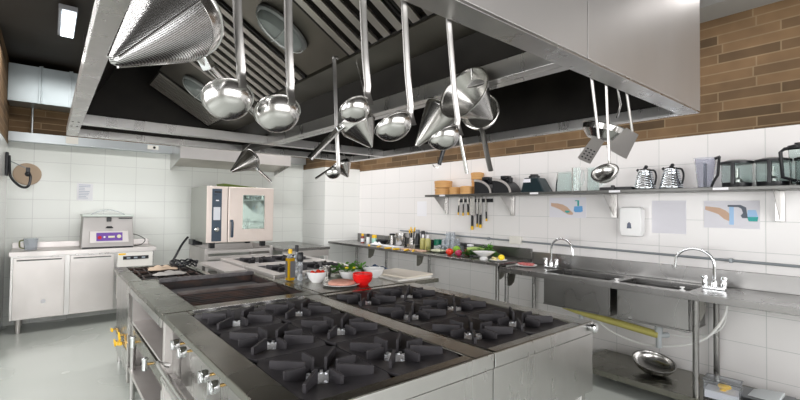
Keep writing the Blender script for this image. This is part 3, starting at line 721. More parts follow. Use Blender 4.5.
for i in range(3):
    basket(3.565+.012*i, 4.215, ZW+.094*i if i else ZW, .078, .0935, ('lowest', 'middle', 'topmost')[i]+' bamboo steamer of the tall narrow stack behind the black pan')
def black_pan(label, y, flip=1):
    """a dome-lidded appliance tub stood on its side"""
    t = thing('mixing_tub', label, 'tub', (4.14, y, ZW))
    n = 12; pts = [(-.135, 0)]
    for i in range(n+1):
        a = PI/2 - i/n*PI/2
        pts.append((-.135+.27*math.cos(a) if i else -.135, .175*math.sin(a) if i < n else 0.0))
    pts = [(-.135, 0), (-.135, .175)] + [(-.135+.27*math.sin(k/n*PI/2), .175*math.cos(k/n*PI/2)) for k in range(1, n)] + [(.135, 0)]
    obj('body', MB().prism([(-a, b_) for a, b_ in pts], (-.09, 0, 0), (0, 1, 0), (0, 0, 1), .20), BLK, t, bev=.008)
    arc = [(-.135+.272*math.sin(k/n*PI/2*.98), .178*math.cos(k/n*PI/2*.98)) for k in range(0, n+1)]
    inner = [(-.135+.245*math.sin(k/n*PI/2*.98), .150*math.cos(k/n*PI/2*.98)) for k in range(n, -1, -1)]
    obj('rim_band', MB().prism([(-a, b_) for a, b_ in arc+inner], (-.094, 0, 0), (0, 1, 0), (0, 0, 1), .003), STW, t)
    obj('lid_knob', MB().b(-.04, .06, -.03, .055, .165, .205).b(-.02, .04, -.065, -.03, .12, .185), BLK, t, bev=.006)
black_pan('black round-shouldered tub with silver band, left of two on the shelf', 3.365)
black_pan('black round-shouldered tub with silver band, right one, beside the boxy base', 3.085)
t = thing('appliance_motor', 'squat black appliance base with white label, right of the two banded tubs', 'blender base', (4.14, 2.68, ZW))
obj('body', MB().hexa([(-.10, -.155, 0), (.09, -.155, 0), (.09, .14, 0), (-.10, .14, 0), (-.08, -.06, .16), (.08, -.06, .16), (.08, .11, .16), (-.08, .11, .16)]), mat('black_teal_plastic', (.008, .022, .028), .3), t, bev=.01)
obj('collar', MB().lathe([(.06, .155), (.06, .18), (.045, .19), (.045, .20)], (0, .03, 0)), BLK, t)
obj('label', MB().hexa([(-.088, .02, .11), (-.086, .02, .11), (-.086, .115, .11), (-.088, .115, .11), (-.0815, .025, .148), (-.0795, .025, .148), (-.0795, .108, .148), (-.0815, .108, .148)]), PAPB, t)
def beaker(label, y, r, h, mt, taper=1.0, x=4.12, nm='beaker'):
    t = thing(nm, label, 'jug', (x, y, ZW))
    obj('body', MB().lathe([(r*taper, 0), (r, h), (r+.003, h), (r+.003, h-.004), (r-.004, h-.006), (r*taper-.005, .006), (.001, .006), (.001, 0)], n=28, closed=True), mt, t)
    obj('handle', MB().tube(smooth_path([(0, -r+.004, h*.85), (0, -r-.03, h*.8), (0, -r-.03, h*.35), (0, -r*taper+.003, h*.25)], 4), .006, 6), mt, t)
beaker('green-tinted clear jug beside the boxy black base', 2.34, .075, .20, GGLS, 1.2)
beaker('narrow clear jug standing in front between two green-tinted jugs', 2.18, .045, .235, GLS, .95, 4.06)
beaker('tall green-tinted jug, right of the narrow clear jug', 2.05, .062, .23, GGLS, .98, 4.15)
# low dark items behind: dark tray
tag(obj('dark_tray', MB().b(4.06, 4.26, 1.66, 1.95, ZW, ZW+.03).b(4.03, 4.06, 1.80, 1.83, ZW, ZW+.045), BLK, bev=.006), 'flat black tray on the shelf left of the shiny chrome jugs', 'tray')
STRIPE = mat('chrome_jug_steel', (.75, .80, .84), .10, 1.)
def kettle(label, y):
    t = thing('coffee_pot', label, 'jug', (4.14, y, ZW), 0, None)
    pr = [(.080, 0)]
    for i in range(8):
        z = .006+.021*i; q = .088-.0046*i-.00002*i*i
        pr += [(q, z), (q+.0015, z+.010), (q-.001, z+.018)]
    obj('body', MB().lathe(pr+[(.048, .178)], n=32), STRIPE, t, sharp=60)
    b_ = MB()
    for i in range(7): q = .088-.0046*i; b_.lathe([(q-.001, .0235+.021*i), (q-.0008, .0275+.021*i)], n=32)
    obj('groove', b_, BLK, t)
    obj('lid', MB().lathe([(.052, .168), (.046, .185), (.015, .19), (.012, .20)]).ball((0, -.01, .205), .016), BLK, t)
    obj('handle', MB().tube(smooth_path([(-.02, -.045, .172), (-.02, -.085, .165), (-.02, -.100, .11), (-.02, -.088, .04)], 5), .008, 8), BLK, t)
    obj('spout', MB().tube([(0, .045, .16), (0, .066, .185)], .012, 8), BLK, t)
kettle('shiny chrome jug, left of the pair on the wall shelf', 1.575)
kettle('shiny chrome jug, right of the pair, next to the grey pitcher', 1.365)
t = thing('measuring_pitcher', 'grey translucent tapered pitcher with black handle on the shelf', 'jug', (4.13, 1.115, ZW))
obj('body', MB().lathe([(.050, 0), (.078, .245), (.080, .245), (.080, .24), (.075, .238), (.047, .006), (.001, .006), (.001, 0)], n=28, closed=True), GRYP, t)
obj('rod', MB().cyl((0, 0, .01), (0, 0, .2), .012), mat('dark_grey_plastic', (.10, .12, .15), .4), t)
obj('handle', MB().tube([(-.01, -.070, .235), (-.02, -.105, .245)], .012, 8).tube([(-.02, -.10, .24), (-.02, -.09, .1), (-.02, -.062, .05), (-.01, -.045, .01)], .010, 8), BLK, t)
def processor(label, y, r=.098, x=4.14):
    t = thing('food_processor_bowl', label, 'food processor bowl', (x, y, ZW))
    obj('bowl', MB().lathe([(r*.86, .0), (r, .05), (r, .185), (r-.005, .185), (r-.005, .05), (r*.8, .008), (.001, .008), (.001, 0)], n=32, closed=True), GGLS, t)
    obj('lid', MB().lathe([(r+.008, .180), (r+.008, .198), (r*.6, .212), (.02, .214)], n=32), BLK, t)
    obj('base_ring', MB().lathe([(r*.9, 0), (r*.93, .0), (r*.98, .035), (r*.9, .035)], n=32, closed=True), BLK, t)
    obj('core', MB().lathe([(.035, .01), (.035, .06), (.016, .075), (.016, .15)]), STW, t)
    obj('handle', MB().b(-r-.028, -r+.004, -.012, .012, .02, .185), BLK, t, bev=.004)
processor('clear food processor bowl with black lid beside the grey pitcher', .91)
processor('clear food processor bowl with black lid, second toward the right edge', .695)
processor('clear food processor bowl with black lid behind the black-framed jug', .475, x=4.15)
t = thing('blender_jug', 'black-framed jug at the right edge of the wall shelf', 'blender jug', (4.045, .575, ZW))
obj('frame', MB().tube([(0, -.07, .01), (0, .05, .06), (0, .062, .24), (0, .04, .26), (0, -.07, .27)], .012, 8), BLK, t)
obj('jug', MB().lathe([(.04, 0), (.055, .25), (.05, .25), (.035, .006), (.001, .006), (.001, 0)], (.02, -.03, .01), n=24, closed=True), GGLS, t)
obj('lid', MB().lathe([(.058, .26), (.058, .28), (.02, .29), (.02, .30)], (.02, -.03, 0), n=24), BLK, t)

# ---------------------------------------------------------------- on the right wall
t = thing('knife_rack', 'black magnetic knife strip under the shelf by the bamboo baskets', 'knife rack', (XR-.01, 3.7, 1.62))
obj('strip', MB().b(XR-.018, XR-.002, 3.40, 3.96, 1.600, 1.645), BLK, t, **W)
def knife(y, zt, bl, hl, bw, tilt, label, cleaver=False):
    t = thing('kitchen_knife', label, 'knife', (XR-.026, y, zt), 0, 'knives on the magnetic strip')
    a = tilt; d = V((0, math.sin(a), -math.cos(a))); s_ = V((0, math.cos(a), math.sin(a)))
    if cleaver: pts = [(0, -bw/2), (bl, -bw/2), (bl, bw/2), (0, bw/2)]
    else: pts = [(0, -bw*.05), (bl*.3, -bw*.4), (bl, -bw/2), (bl, bw/2), (bl*.1, bw/2)]
    obj('blade', MB().prism(pts, (0, 0, 0), d, s_, .002), POL, t)
    obj('handle', MB().box(d*(bl+hl*.38), (hl*.76, bw*.62 if not cleaver else .028, .016), d, s_), BLK, t, bev=.003)
    obj('butt', MB().box(d*(bl+hl*.86), (hl*.26, bw*.72 if not cleaver else .032, .018), d, s_), YEL, t, bev=.003)
knife(3.945, 1.67, .11, .13, .022, .10, 'small knife hanging leftmost on the strip')
knife(3.875, 1.67, .09, .16, .022, .02, 'small knife, second from the left on the strip')
knife(3.80, 1.68, .10, .15, .034, -.04, 'stubby knife with thick handle, third from left on the strip')
knife(3.72, 1.69, .26, .19, .085, 0, 'broad-bladed cleaver at the middle of the strip', True)
knife(3.635, 1.69, .24, .17, .03, 0, 'long knife immediately right of the broad cleaver')
knife(3.575, 1.69, .25, .17, .045, .02, 'long wide knife, second from the right on the strip')
knife(3.50, 1.68, .20, .12, .028, -.05, 'knife hanging rightmost on the strip')
SKIN = mat('printed_skin_tone', (.66, .45, .33), .7); INKD = mat('printed_dark_grey', (.13, .15, .19), .6)
INKB = mat('printed_light_blue', (.42, .64, .92), .6); INKB2 = mat('printed_blue', (.16, .42, .78), .6); INKG = mat('printed_teal', (.05, .42, .40), .6)
def sheet(label, y0, y1, z0, z1, mt, nm='poster', cat='poster'):
    t = thing(nm, label, cat, (XR-.003, (y0+y1)/2, z0))
    obj('paper', MB().b(XR-.0025, XR-.0005, y0, y1, z0, z1), mt, t, **W)
    return t
def ink(t, nm, pts, mt, y1, z1, k=0):   # pts: distance from the left edge and down from the top edge
    p = [(y1-a, z1-b_) for a, b_ in pts]
    obj(nm, MB().prism([(a, b_) for a, b_ in p], (XR-.0032-k, 0, 0), (0, 1, 0), (0, 0, 1), .0006), mt, t, **W)
y1, z1 = 2.62, 1.645
t = sheet('hand hygiene poster with sanitiser bottle, under the shelf by the clear jugs', 2.20, y1, 1.43, z1, PAPB)
ink(t, 'printed_hand', [(.02, .055), (.05, .06), (.10, .062), (.16, .075), (.21, .10), (.25, .14), (.28, .165), (.27, .185), (.22, .18), (.17, .155), (.13, .13), (.08, .11), (.02, .09)], SKIN, y1, z1)
ink(t, 'printed_gel', [(.19, .14), (.23, .14), (.25, .155), (.21, .165), (.185, .155)], INKG, y1, z1, .0008)
ink(t, 'printed_bottle', [(.29, .095), (.38, .09), (.385, .145), (.36, .155), (.30, .155), (.285, .14)], INKB2, y1, z1)
ink(t, 'printed_pump', [(.30, .03), (.345, .03), (.345, .09), (.325, .09), (.325, .04), (.30, .04)], INKG, y1, z1, .0008)
y1, z1 = 1.17, 1.60
t = sheet('hand-washing poster showing a hand, tap and soap bottle, above the near faucet', .80, y1, 1.375, z1, PAPB)
ink(t, 'printed_hand', [(.01, .045), (.05, .05), (.11, .058), (.15, .08), (.19, .12), (.18, .17), (.14, .15), (.10, .11), (.05, .09), (.01, .075)], SKIN, y1, z1)
ink(t, 'printed_water', [(.175, .05), (.205, .05), (.205, .195), (.175, .195)], INKB, y1, z1, .0008)
ink(t, 'printed_tap', [(.165, .035), (.25, .035), (.285, .055), (.295, .14), (.26, .14), (.25, .12), (.265, .10), (.255, .065), (.235, .052), (.165, .050)], INKD, y1, z1, .0016)
ink(t, 'printed_bottle', [(.295, .075), (.345, .075), (.36, .13), (.29, .13)], INKB, y1, z1, .0008)
ink(t, 'printed_soap', [(.29, .13), (.36, .13), (.355, .165), (.30, .165)], INKG, y1, z1, .0008)
tag(obj('notice_sheet', MB().b(XR-.0025, XR-.0005, 1.30, 1.575, 1.31, 1.605), PAPB), 'blank pale notice sheet on the tiles between the soap dispenser and poster', 'paper')
tag(obj('notice_sheet', MB().b(XR-.0025, XR-.0005, 4.62, 4.83, 1.40, 1.62), PAP), 'faint white notice on the tiles left of the wall shelf bracket', 'paper')
t = thing('soap_dispenser', 'white wall soap dispenser with small dark window under the shelf', 'soap dispenser', (XR-.05, 1.73, 1.27))
obj('case', MB().prism([(-.085, .0), (.085, 0), (.10, .06), (.10, .25), (.08, .275), (-.08, .275), (-.10, .25), (-.10, .06)], (XR-.10, 1.73, 1.27), (0, 1, 0), (0, 0, 1), .098), mat('glossy_white_plastic', (.9, .9, .9), .15), t, bev=.014, **W)
obj('level_window', MB().prism([(-.02, 0), (.02, 0), (.015, .045), (0, .06), (-.015, .045)], (XR-.104, 1.735, 1.345), (0, 1, 0), (0, 0, 1), .004), mat('smoky_window', (.08, .10, .16), .2), t, **W)

# ---------------------------------------------------------------- food and tools on the work counter
def bottle(label, x, y, z, r, h, mt, capm, caph=.03, neck=.4, nm='bottle', cat='bottle', group=None, lab=None, n=16):
    t = thing(nm, label, cat, (x, y, z), 0, group)
    obj('body', MB().lathe([(r*.95, 0), (r, .006), (r, h*.62), (r*.85, h*.70), (r*neck, h*.80), (r*neck, h-caph)], n=n), mt, t, sharp=60)
    obj('cap', MB().lathe([(r*neck*1.15, h-caph), (r*neck*1.15, h-.003), (r*neck, h)], n=n), capm, t)
    if lab: obj('label', MB().lathe([(r+.001, h*.15), (r+.001, h*.5)], n=n), lab, t)
    return t
redl = mat('brown_sauce', (.25, .06, .04), .3); oliv = mat('olive_oil_plastic', (.42, .40, .14), .25); grn = mat('deep_green_tin', (.0, .16, .09), .35)
bottle('small brown sauce bottle with orange cap at far end of work counter', 3.92, 5.72, ZL, .030, .155, redl, YEL, .035, .6, lab=PAP)
bottle('small black-capped seasoning bottle at far end of work counter', 3.93, 5.58, ZL, .028, .16, WHT, BLK, .05, .8)
bottle('short yellow-topped jar with green label at far end of work counter', 3.98, 5.48, ZL, .042, .145, mat('pale_green_jar', (.35, .6, .5), .3), YEL, .05, .8)
t = thing('stock_pot', 'tall stainless pot among the tools on the work counter', 'pot', (4.12, 4.98, ZL))
obj('body', MB().lathe([(.085, 0), (.09, .01), (.09, .185), (.095, .19), (.095, .195), (.086, .19), (.086, .012), (.001, .010), (.001, 0)], n=28, closed=True), POL, t)
obj('handle', MB().tube(smooth_path([(-.09, .02, .16), (-.115, .02, .15), (-.115, -.02, .15), (-.09, -.02, .16)], 3), .005, 6), CHR, t)
t = thing('canister', 'small steel canister with black lid left of the tall pot', 'canister', (4.12, 5.20, ZL))
obj('body', MB().lathe([(.045, 0), (.045, .15), (.04, .155)], n=20), POL, t); obj('lid', MB().lathe([(.046, .15), (.046, .175), (.03, .18)], n=20), BLK, t)
tag(obj('black_bowl', MB().lathe([(.06, 0), (.11, .07), (.113, .07), (.105, .06), (.055, .006), (.001, .006), (.001, 0)], (4.08, 5.40, ZL), n=24, closed=True), BLK), 'shallow black bowl on the work counter left of the steel canister', 'bowl')
t = thing('utensil_holder', 'steel holder of dark yellow-tipped tools behind the squeeze bottles', 'utensil holder', (4.16, 4.78, ZL))
obj('cup', MB().lathe([(.05, 0), (.052, .14), (.048, .14), (.046, .006), (.001, .006), (.001, 0)], n=20, closed=True), POL, t)
for i in range(5):
    a = i*1.3; e = V((.045*math.cos(a), .045*math.sin(a), .27+.02*math.sin(i*2)))
    o = obj('tool', MB().tube([(.015*math.cos(a), .015*math.sin(a), .01), e*.8], .007), BLK, t); obj('tip', MB().tube([e*.8, e], .010), YEL, o)
bottle('dark tall bottle beside the tool holder on the work counter', 4.13, 4.62, ZL, .036, .26, BLK, mat('grey_cap', (.25, .27, .3), .4), .05, .7)
bottle('second dark tall bottle, nearer the squeeze bottles', 4.14, 4.52, ZL, .034, .25, mat('smoky_glass', (.05, .06, .08), .1), BLK, .05, .7)
tag(obj('steel_insert_pan', MB().b(3.98, 4.1, 4.52, 4.68, ZL, ZL+.06), POL, bev=.004), 'small square steel pan before the dark bottles', 'pan')
bottle('olive squeeze bottle, left of the pair on the work counter', 4.03, 4.40, ZL, .042, .205, oliv, PAP, .055, .35, group='squeeze bottles')
bottle('olive squeeze bottle, right of the pair on the work counter', 4.03, 4.30, ZL, .042, .205, oliv, PAP, .055, .35, group='squeeze bottles')
t = thing('green_tin', 'dark green round tin right of the olive squeeze bottles', 'tin', (4.17, 4.30-.06, ZL))
obj('body', MB().lathe([(.06, 0), (.06, .14), (.055, .145)], (0, 0, 0), n=24), grn, t); obj('label', MB().lathe([(.0608, .02), (.0608, .06)], n=24), PAP, t)
t = thing('food_container', 'clear low container of pale grains on the work counter', 'container', (3.93, 3.99, ZL))
obj('box', MB().b(-.09, .09, -.13, .13, 0, .006).b(-.09, -.085, -.13, .13, .006, .07).b(.085, .09, -.13, .13, .006, .07).b(-.085, .085, -.13, -.125, .006, .07).b(-.085, .085, .125, .13, .006, .07), GLS, t)
obj('grains', MB().ball((0, 0, .02), .1, (.8, 1.15, .25), 14, .05), mat('pale_grain', (.72, .68, .50), .8), t)
# pyramid of upturned glasses
gl = None
GC = mat('frosted_glassware', (.80, .84, .88), .12, 0, .75, ior=1.2)
k = 0
for lev, (ny, nx_) in enumerate(((4, 3), (3, 2), (2, 1))):
    for i in range(ny):
        for j in range(nx_):
            loc = (4.12+(j-(nx_-1)/2)*.078, 3.955+(i-(ny-1)/2)*.082, ZL+lev*.088)
            lb = ('clear upturned glass in the bottom layer of the stacked glasses on the work counter', 'clear upturned glass in the middle layer of the stacked glasses', 'clear upturned glass at the top of the stacked glasses')[lev]
            gname = 'glasses in the %s layer of the stack on the counter' % ('bottom', 'middle', 'top')[lev]
            if gl is None:
                gl = obj('drinking_glass', MB().lathe([(.038, 0), (.030, .086), (.001, .086), (.001, .080), (.027, .080), (.035, 0)], n=18, closed=True), GC)
                gl.location = loc; tag(gl, lb, 'glass', gname)
            else:
                c = gl.copy(); C.objects.link(c); c.location = loc; c['label'] = lb; c['group'] = gname
def fruit(nm, label, cat, x, y, z, r, col, sz=(1, 1, .85), stem=True):
    t = thing(nm, label, cat, (x, y, z))
    obj('flesh', MB().ball((0, 0, r*sz[2]), r, sz, 20), mat(nm+'_skin', col, .22, coat=.3), t, sharp=80)
    if stem: obj('stem', MB().cyl((0, 0, r*sz[2]*1.9), (0.004, 0, r*sz[2]*2.15), .005, .003, 8), mat('green_stem', (.12, .25, .05), .6), t)
fruit('tomato', 'ripe red tomato at the front edge of the work counter', 'tomato', 3.80, 3.665, ZL, .049, (.75, .04, .015))
fruit('red_onion', 'purple-red onion right of the tomato', 'onion', 3.81, 3.525, ZL, .044, (.42, .03, .09), (1, 1, .9))
fruit('green_pepper', 'bright green pepper behind the tomato and onion', 'pepper', 3.92, 3.66, ZL, .05, (.22, .42, .03), (1, 1.1, 1.1))
t = thing('spice_jar', 'clear jar with pale lid and contents behind the vegetables', 'jar', (4.13, 3.62, ZL))
obj('glass', MB().lathe([(.045, 0), (.045, .09), (.04, .1)], n=20), GC, t); obj('lid', MB().lathe([(.043, .1), (.043, .12)], n=20), PAP, t)
t = thing('spice_jar', 'small dark-brown jar directly behind the red onion', 'jar', (4.0, 3.56, ZL))
obj('glass', MB().lathe([(.03, 0), (.03, .075)], n=16), redl, t); obj('lid', MB().lathe([(.031, .075), (.031, .095)], n=16), BLK, t)
GRN = noise_mat('leafy_green', (.05, .20, .02), (.16, .38, .05), (25, 25, 25), (.4, .5))
DGRN = noise_mat('dark_leafy_green', (.02, .09, .015), (.08, .22, .03), (30, 30, 30), (.4, .5))
def leaves(nm, label, cat, c, r, n, size, mt, seed, hz=1.):
    random.seed(seed); m_ = MB(); c = V(c)
    for i in range(n):
        u = random.uniform(0, 2*PI); v = random.uniform(0.0, 1.0); k = random.uniform(.2, 1)
        p = c+V((r[0]*math.cos(u)*math.sqrt(1-v*v)*k, r[1]*math.sin(u)*math.sqrt(1-v*v)*k, .012+r[2]*v*k*hz))
        d = V((math.cos(u+random.uniform(-1, 1)), math.sin(u+random.uniform(-1, 1)), random.uniform(-.1, .9))).normalized()
        x, y, _ = frame(d); s_ = size*random.uniform(.6, 1.1)
        q = [p, p+d*s_*.35+x*s_*.32+y*s_*.06, p+d*s_*.75+x*s_*.28, p+d*s_, p+d*s_*.75-x*s_*.28, p+d*s_*.35-x*s_*.32+y*s_*.06]
        q = [V((a.x, a.y, max(a.z, c.z+.002))) for a in q]
        vs = [m_.bm.verts.new(a) for a in q]; mid = m_.bm.verts.new(p+d*s_*.5-y*s_*.1)
        if mid.co.z < c.z+.001: mid.co.z = c.z+.001
        for a in range(6): m_.bm.faces.new((vs[a], vs[(a+1) % 6], mid))
    return tag(obj(nm, m_, mt, sharp=80), label, cat)
leaves('lettuce', 'leafy green lettuce behind the white footed bowl', 'lettuce', (4.06, 3.28, ZL), (.11, .14, .14), 150, .06, GRN, 5)
leaves('leafy_greens', 'low pile of dark mixed greens left of the white footed bowl', 'greens', (3.92, 3.45, ZL), (.11, .10, .045), 110, .05, DGRN, 6)
t = thing('zucchini', 'pale green zucchini lying between onion and lettuce', 'zucchini', (4.0, 3.42, ZL+.075))
obj('body', MB().tube(smooth_path([(-.04, .10, 0), (0, .03, .012), (.02, -.04, .01), (.05, -.11, .0)], 4), .022, 12), mat('pale_green_skin', (.38, .52, .16), .4), t)
t = thing('footed_bowl', 'wide white footed bowl on the front edge of the work counter', 'bowl', (3.80, 3.13, ZL))
obj('bowl', MB().lathe([(.05, 0), (.05, .012), (.035, .03), (.075, .05), (.125, .085), (.128, .088), (.12, .086), (.07, .058), (.02, .045), (.001, .045), (.001, 0)], n=36, closed=True), WHT, t, sharp=60)
def plate(label, x, y, z, r, nm='plate'):
    t = thing(nm, label, 'plate', (x, y, z))
    obj('dish', MB().lathe([(r*.6, 0), (r, .016), (r, .019), (r*.62, .006), (.001, .005), (.001, 0)], n=36, closed=True), WHT, t, sharp=60)
    return t
plate('white plate with cut lemon at the right end of the work counter', 3.80, 2.935, ZL, .10)
lem = mat('lemon_yellow', (.95, .72, .03), .35); cheese = mat('pale_yellow_slices', (.85, .76, .38), .5)
tag(obj('lemon_half', MB().ball((3.82, 2.905, ZL+.042), .034, (1, 1.1, .95), 16), lem), 'bright yellow lemon piece on the plate at the counter end', 'lemon')
for i, (dx, dy) in enumerate(((-.02, .05), (.02, .045), (-.04, .01), (.03, .08))):
    tag(obj('lemon_slice', MB().lathe([(.024, 0), (.026, .005), (.024, .012)], (3.80+dx, 2.935+dy, ZL+.010+.011*(i % 2)), (.1*i, .1, 1), 16), cheese), 'pale yellow slice on the lemon plate', 'lemon slice', 'pale slices on the lemon plate')
plate('white plate of sliced red meat on the left end of the sink unit', 3.98, 2.70, ZS, .115)
mm_ = noise_mat('raw_red_meat', (.42, .05, .06), (.62, .22, .20), (40, 40, 40), (.3, .4))
random.seed(3); g = MB()
for i in range(16): g.ball((3.98+random.uniform(-.06, .06), 2.70+random.uniform(-.07, .07), ZS+.020+random.uniform(0, .012)), .024, (1, 1.2, .4), 10)
tag(obj('sliced_meat', g, mm_), 'slices of raw red meat on the plate beside the sink', 'meat', kind='stuff')
# knives and papers along the front edge
tag(obj('cutting_sheet', MB().b(3.86, 4.02, 4.80, 5.42, ZL, ZL+.008), PAP), 'long white cutting sheet on the far part of the work counter', 'cutting board')
cloth('crumpled white napkin by the small bottles on the work counter', (3.86, 5.25, ZL+.008), (.06, .10), 2, PAP, .05, 'paper_napkin')
def flat_knife(label, x, y, z, a, L_=.24, hm=YEL, base=0):
    t = thing('table_knife', label, 'knife', (x, y, z), a, None)
    obj('blade', MB().prism([(0, -.012), (L_*.85, -.010), (L_, .0), (L_*.8, .012), (0, .012)], (0, 0, .008), (0, 1, 0), (-1, 0, 0), .002), POL, t)
    obj('handle', MB().b(-.013, .013, -.12, 0, 0, .020), hm, t, bev=.005)
for y, lb in ((5.30, 'farthest yellow-handled knife lying at the counter front edge'), (5.05, 'yellow-handled knife, second farthest on the counter edge'), (4.74, 'yellow-handled knife on the counter edge in front of the tall pot'),
              (4.58, 'yellow-handled knife just right of the one before the tall pot'), (4.42, 'yellow-handled knife on the counter edge near the squeeze bottles'), (4.30, 'nearest yellow-handled knife on the counter edge')):
    flat_knife(lb, 3.76+.02*math.sin(y*9), y, ZL+.0005, -1.05+.5*math.sin(y*5), .09)
tag(obj('wooden_board', MB().b(3.78, 3.90, 4.13, 4.60, ZL, ZL+.012), mat('pinkish_board', (.68, .45, .34), .5), bev=.003), 'thin pinkish wooden board on the counter near squeeze bottles', 'cutting board')
# ---------------------------------------------------------------- food on the island prep top
ZP = .90
t = thing('oil_bottle', 'square bottle of golden oil with dark label on the island prep top', 'bottle', (1.545, 3.30, ZP))
obj('oil', MB().b(-.030, .030, -.030, .030, .004, .19), mat('golden_oil', (.62, .36, .01), .08, 0, .35, ior=1.3), t, bev=.008)
obj('shoulder', MB().lathe([(.030, .19), (.014, .215), (.013, .235)], n=16), GC, t)
obj('cap', MB().lathe([(.0165, .225), (.0165, .258), (.012, .262)], n=16), YEL, t)
obj('label', MB().b(-.012, .031, -.0322, -.0305, .03, .165).b(-.0322, -.0305, -.015, .02, .03, .165), mat('slate_label', (.10, .10, .11), .5), t)
t = thing('oil_bottle', 'dark-capped bottle standing directly behind the golden oil bottle', 'bottle', (1.66, 3.42, ZP))
obj('glass', MB().lathe([(.028, 0), (.028, .18), (.012, .21), (.012, .23)], n=18), GC, t); obj('cap', MB().lathe([(.016, .225), (.016, .275), (.012, .28)], n=16), BLK, t)
t = thing('pepper_mill', 'tall glass pepper mill with black top right of the oil bottle', 'pepper mill', (1.615, 3.26, ZP))
obj('glass', MB().lathe([(.025, 0), (.025, .03), (.020, .05), (.020, .15), (.023, .16)], n=18), GC, t)
obj('filling', MB().lathe([(.016, .055), (.016, .12)], n=14), mat('peppercorns', (.05, .04, .035), .6), t)
obj('top', MB().lathe([(.023, .158), (.025, .17), (.025, .225), (.018, .235)], n=18), BLK, t)
t = thing('salt_shaker', 'small clear shaker between the pepper mill and tomato bowl', 'shaker', (1.70, 3.30, ZP))
obj('glass', MB().lathe([(.018, 0), (.018, .05)], n=14), GC, t); obj('lid', MB().lathe([(.019, .05), (.017, .065)], n=14), STW, t)
def bowl(nm, label, x, y, z, r, h, mt, foot=.5):
    t = thing(nm, label, 'bowl', (x, y, z))
    obj('bowl', MB().lathe([(r*foot, 0), (r*foot, .004), (r*.82, h*.42), (r, h), (r-.003, h), (r*.80, h*.45), (r*foot*.9, .008), (.001, .008), (.001, 0)], n=36, closed=True), mt, t, sharp=60)
    return t
bowl('white_bowl', 'white bowl holding red cherry tomatoes beside the oil bottle', 1.70, 3.13, ZP, .085, .085, WHT)
random.seed(5)
for i, (a, b_) in enumerate(((-.03, .02), (.025, .025), (.0, -.03), (.04, -.02), (-.04, -.025))):
    tag(obj('cherry_tomato', MB().ball((1.70+a, 3.13+b_, ZP+.074+.004*(i % 2)), .021, (1, 1, .9), 14), mat('tomato_skin', (.75, .04, .015), .22)), 'red cherry tomato in the white bowl by the oil bottle', 'tomato', 'cherry tomatoes in the white bowl')
for a, b_, c in ((0, .022, .040), (.022, -.012, .040), (-.022, -.012, .040), (0, 0, .020)):
    tag(obj('cherry_tomato', MB().ball((1.70+a, 3.13+b_, ZP+c+.004), .019, (1, 1, .9), 14), mat('tomato_skin', (.75, .04, .015), .22)), 'red cherry tomato in the white bowl by the oil bottle', 'tomato', 'cherry tomatoes in the white bowl')
t = thing('steel_cup', 'small stainless cup between the two white bowls on the island', 'cup', (1.91, 3.33, ZP))
obj('cup', MB().lathe([(.032, 0), (.038, .09), (.041, .092), (.036, .09), (.03, .006), (.001, .006), (.001, 0)], n=24, closed=True), POL, t)
bowl('white_bowl', 'white bowl of green salad behind the plate of minced meat', 1.98, 3.07, ZP, .095, .075, WHT)
leaves('green_salad', 'mixed green salad leaves in the white bowl behind the mince', 'salad', (1.98, 3.07, ZP+.058), (.07, .07, .035), 60, .035, GRN, 11)
for i, (a, b_) in enumerate(((-.02, .02), (.03, -.01))):
    tag(obj('yellow_pepper_piece', MB().ball((1.98+a, 3.07+b_, ZP+.098), .016, (1.2, 1, .6), 10), lem), 'yellow vegetable piece on the green salad', 'vegetable', 'yellow pieces on the salad')
bowl('white_bowl', 'plain white bowl behind the red bowl on the island', 2.22, 3.06, ZP, .095, .08, WHT)
leaves('fresh_herbs', 'big pile of fresh green herbs on the far edge of the prep top', 'herbs', (2.16, 3.34, ZP), (.22, .12, .09), 240, .05, GRN, 12)
plate('white plate of pink minced meat in front on the island prep top', 1.78, 2.88, ZP, .145)
pk = noise_mat('pink_mince', (.72, .32, .24), (.85, .50, .40), (60, 60, 60), (.4, .5), 0, .8)
m_ = MB()
random.seed(9); m_.ball((1.78, 2.88, ZP+.022), .105, (1, 1, .24), 28, .05)
tag(obj('minced_meat', m_, pk, sharp=80), 'low mound of pink minced meat on the white plate', 'meat', kind='stuff')
t = thing('red_bowl', 'bright red bowl at the front edge of the prep top', 'bowl', (1.935, 2.815, ZP))
RD = mat('red_glaze', (.80, .015, .015), .15)
obj('bowl', MB().lathe([(.045, 0), (.050, .012), (.068, .028), (.078, .05), (.079, .09), (.075, .09), (.074, .05), (.05, .02), (.001, .016), (.001, 0)], n=36, closed=True), RD, t, sharp=60)
obj('ridge', MB().lathe([(.0782, .05), (.0815, .054), (.0785, .058)], n=36).lathe([(.0787, .071), (.0815, .074), (.0789, .077)], n=36), RD, t)
bm_ = mat('blue_cloth', (.02, .05, .11), .8)
cloth('dark blue cloth on the far right of the island prep top', (2.47, 3.40, ZP+.0005), (.12, .075), 4, bm_, .05, 'folded_cloth')
wb = mat('white_cutting_board', (.80, .78, .74), .45)
tag(obj('cutting_board', MB().b(2.24, 2.62, 2.74, 3.24, ZP, ZP+.018), wb, bev=.004), 'lower white cutting board at the right edge of the prep top', 'cutting board')
tag(obj('cutting_board', MB().box((2.46, 2.97, ZP+.018+.008), (.34, .46, .015), (math.cos(.12), math.sin(.12), 0), (-math.sin(.12), math.cos(.12), 0)), mat('cream_board', (.78, .72, .62), .45), bev=.004), 'upper cream cutting board, slightly turned on the white one', 'cutting board')

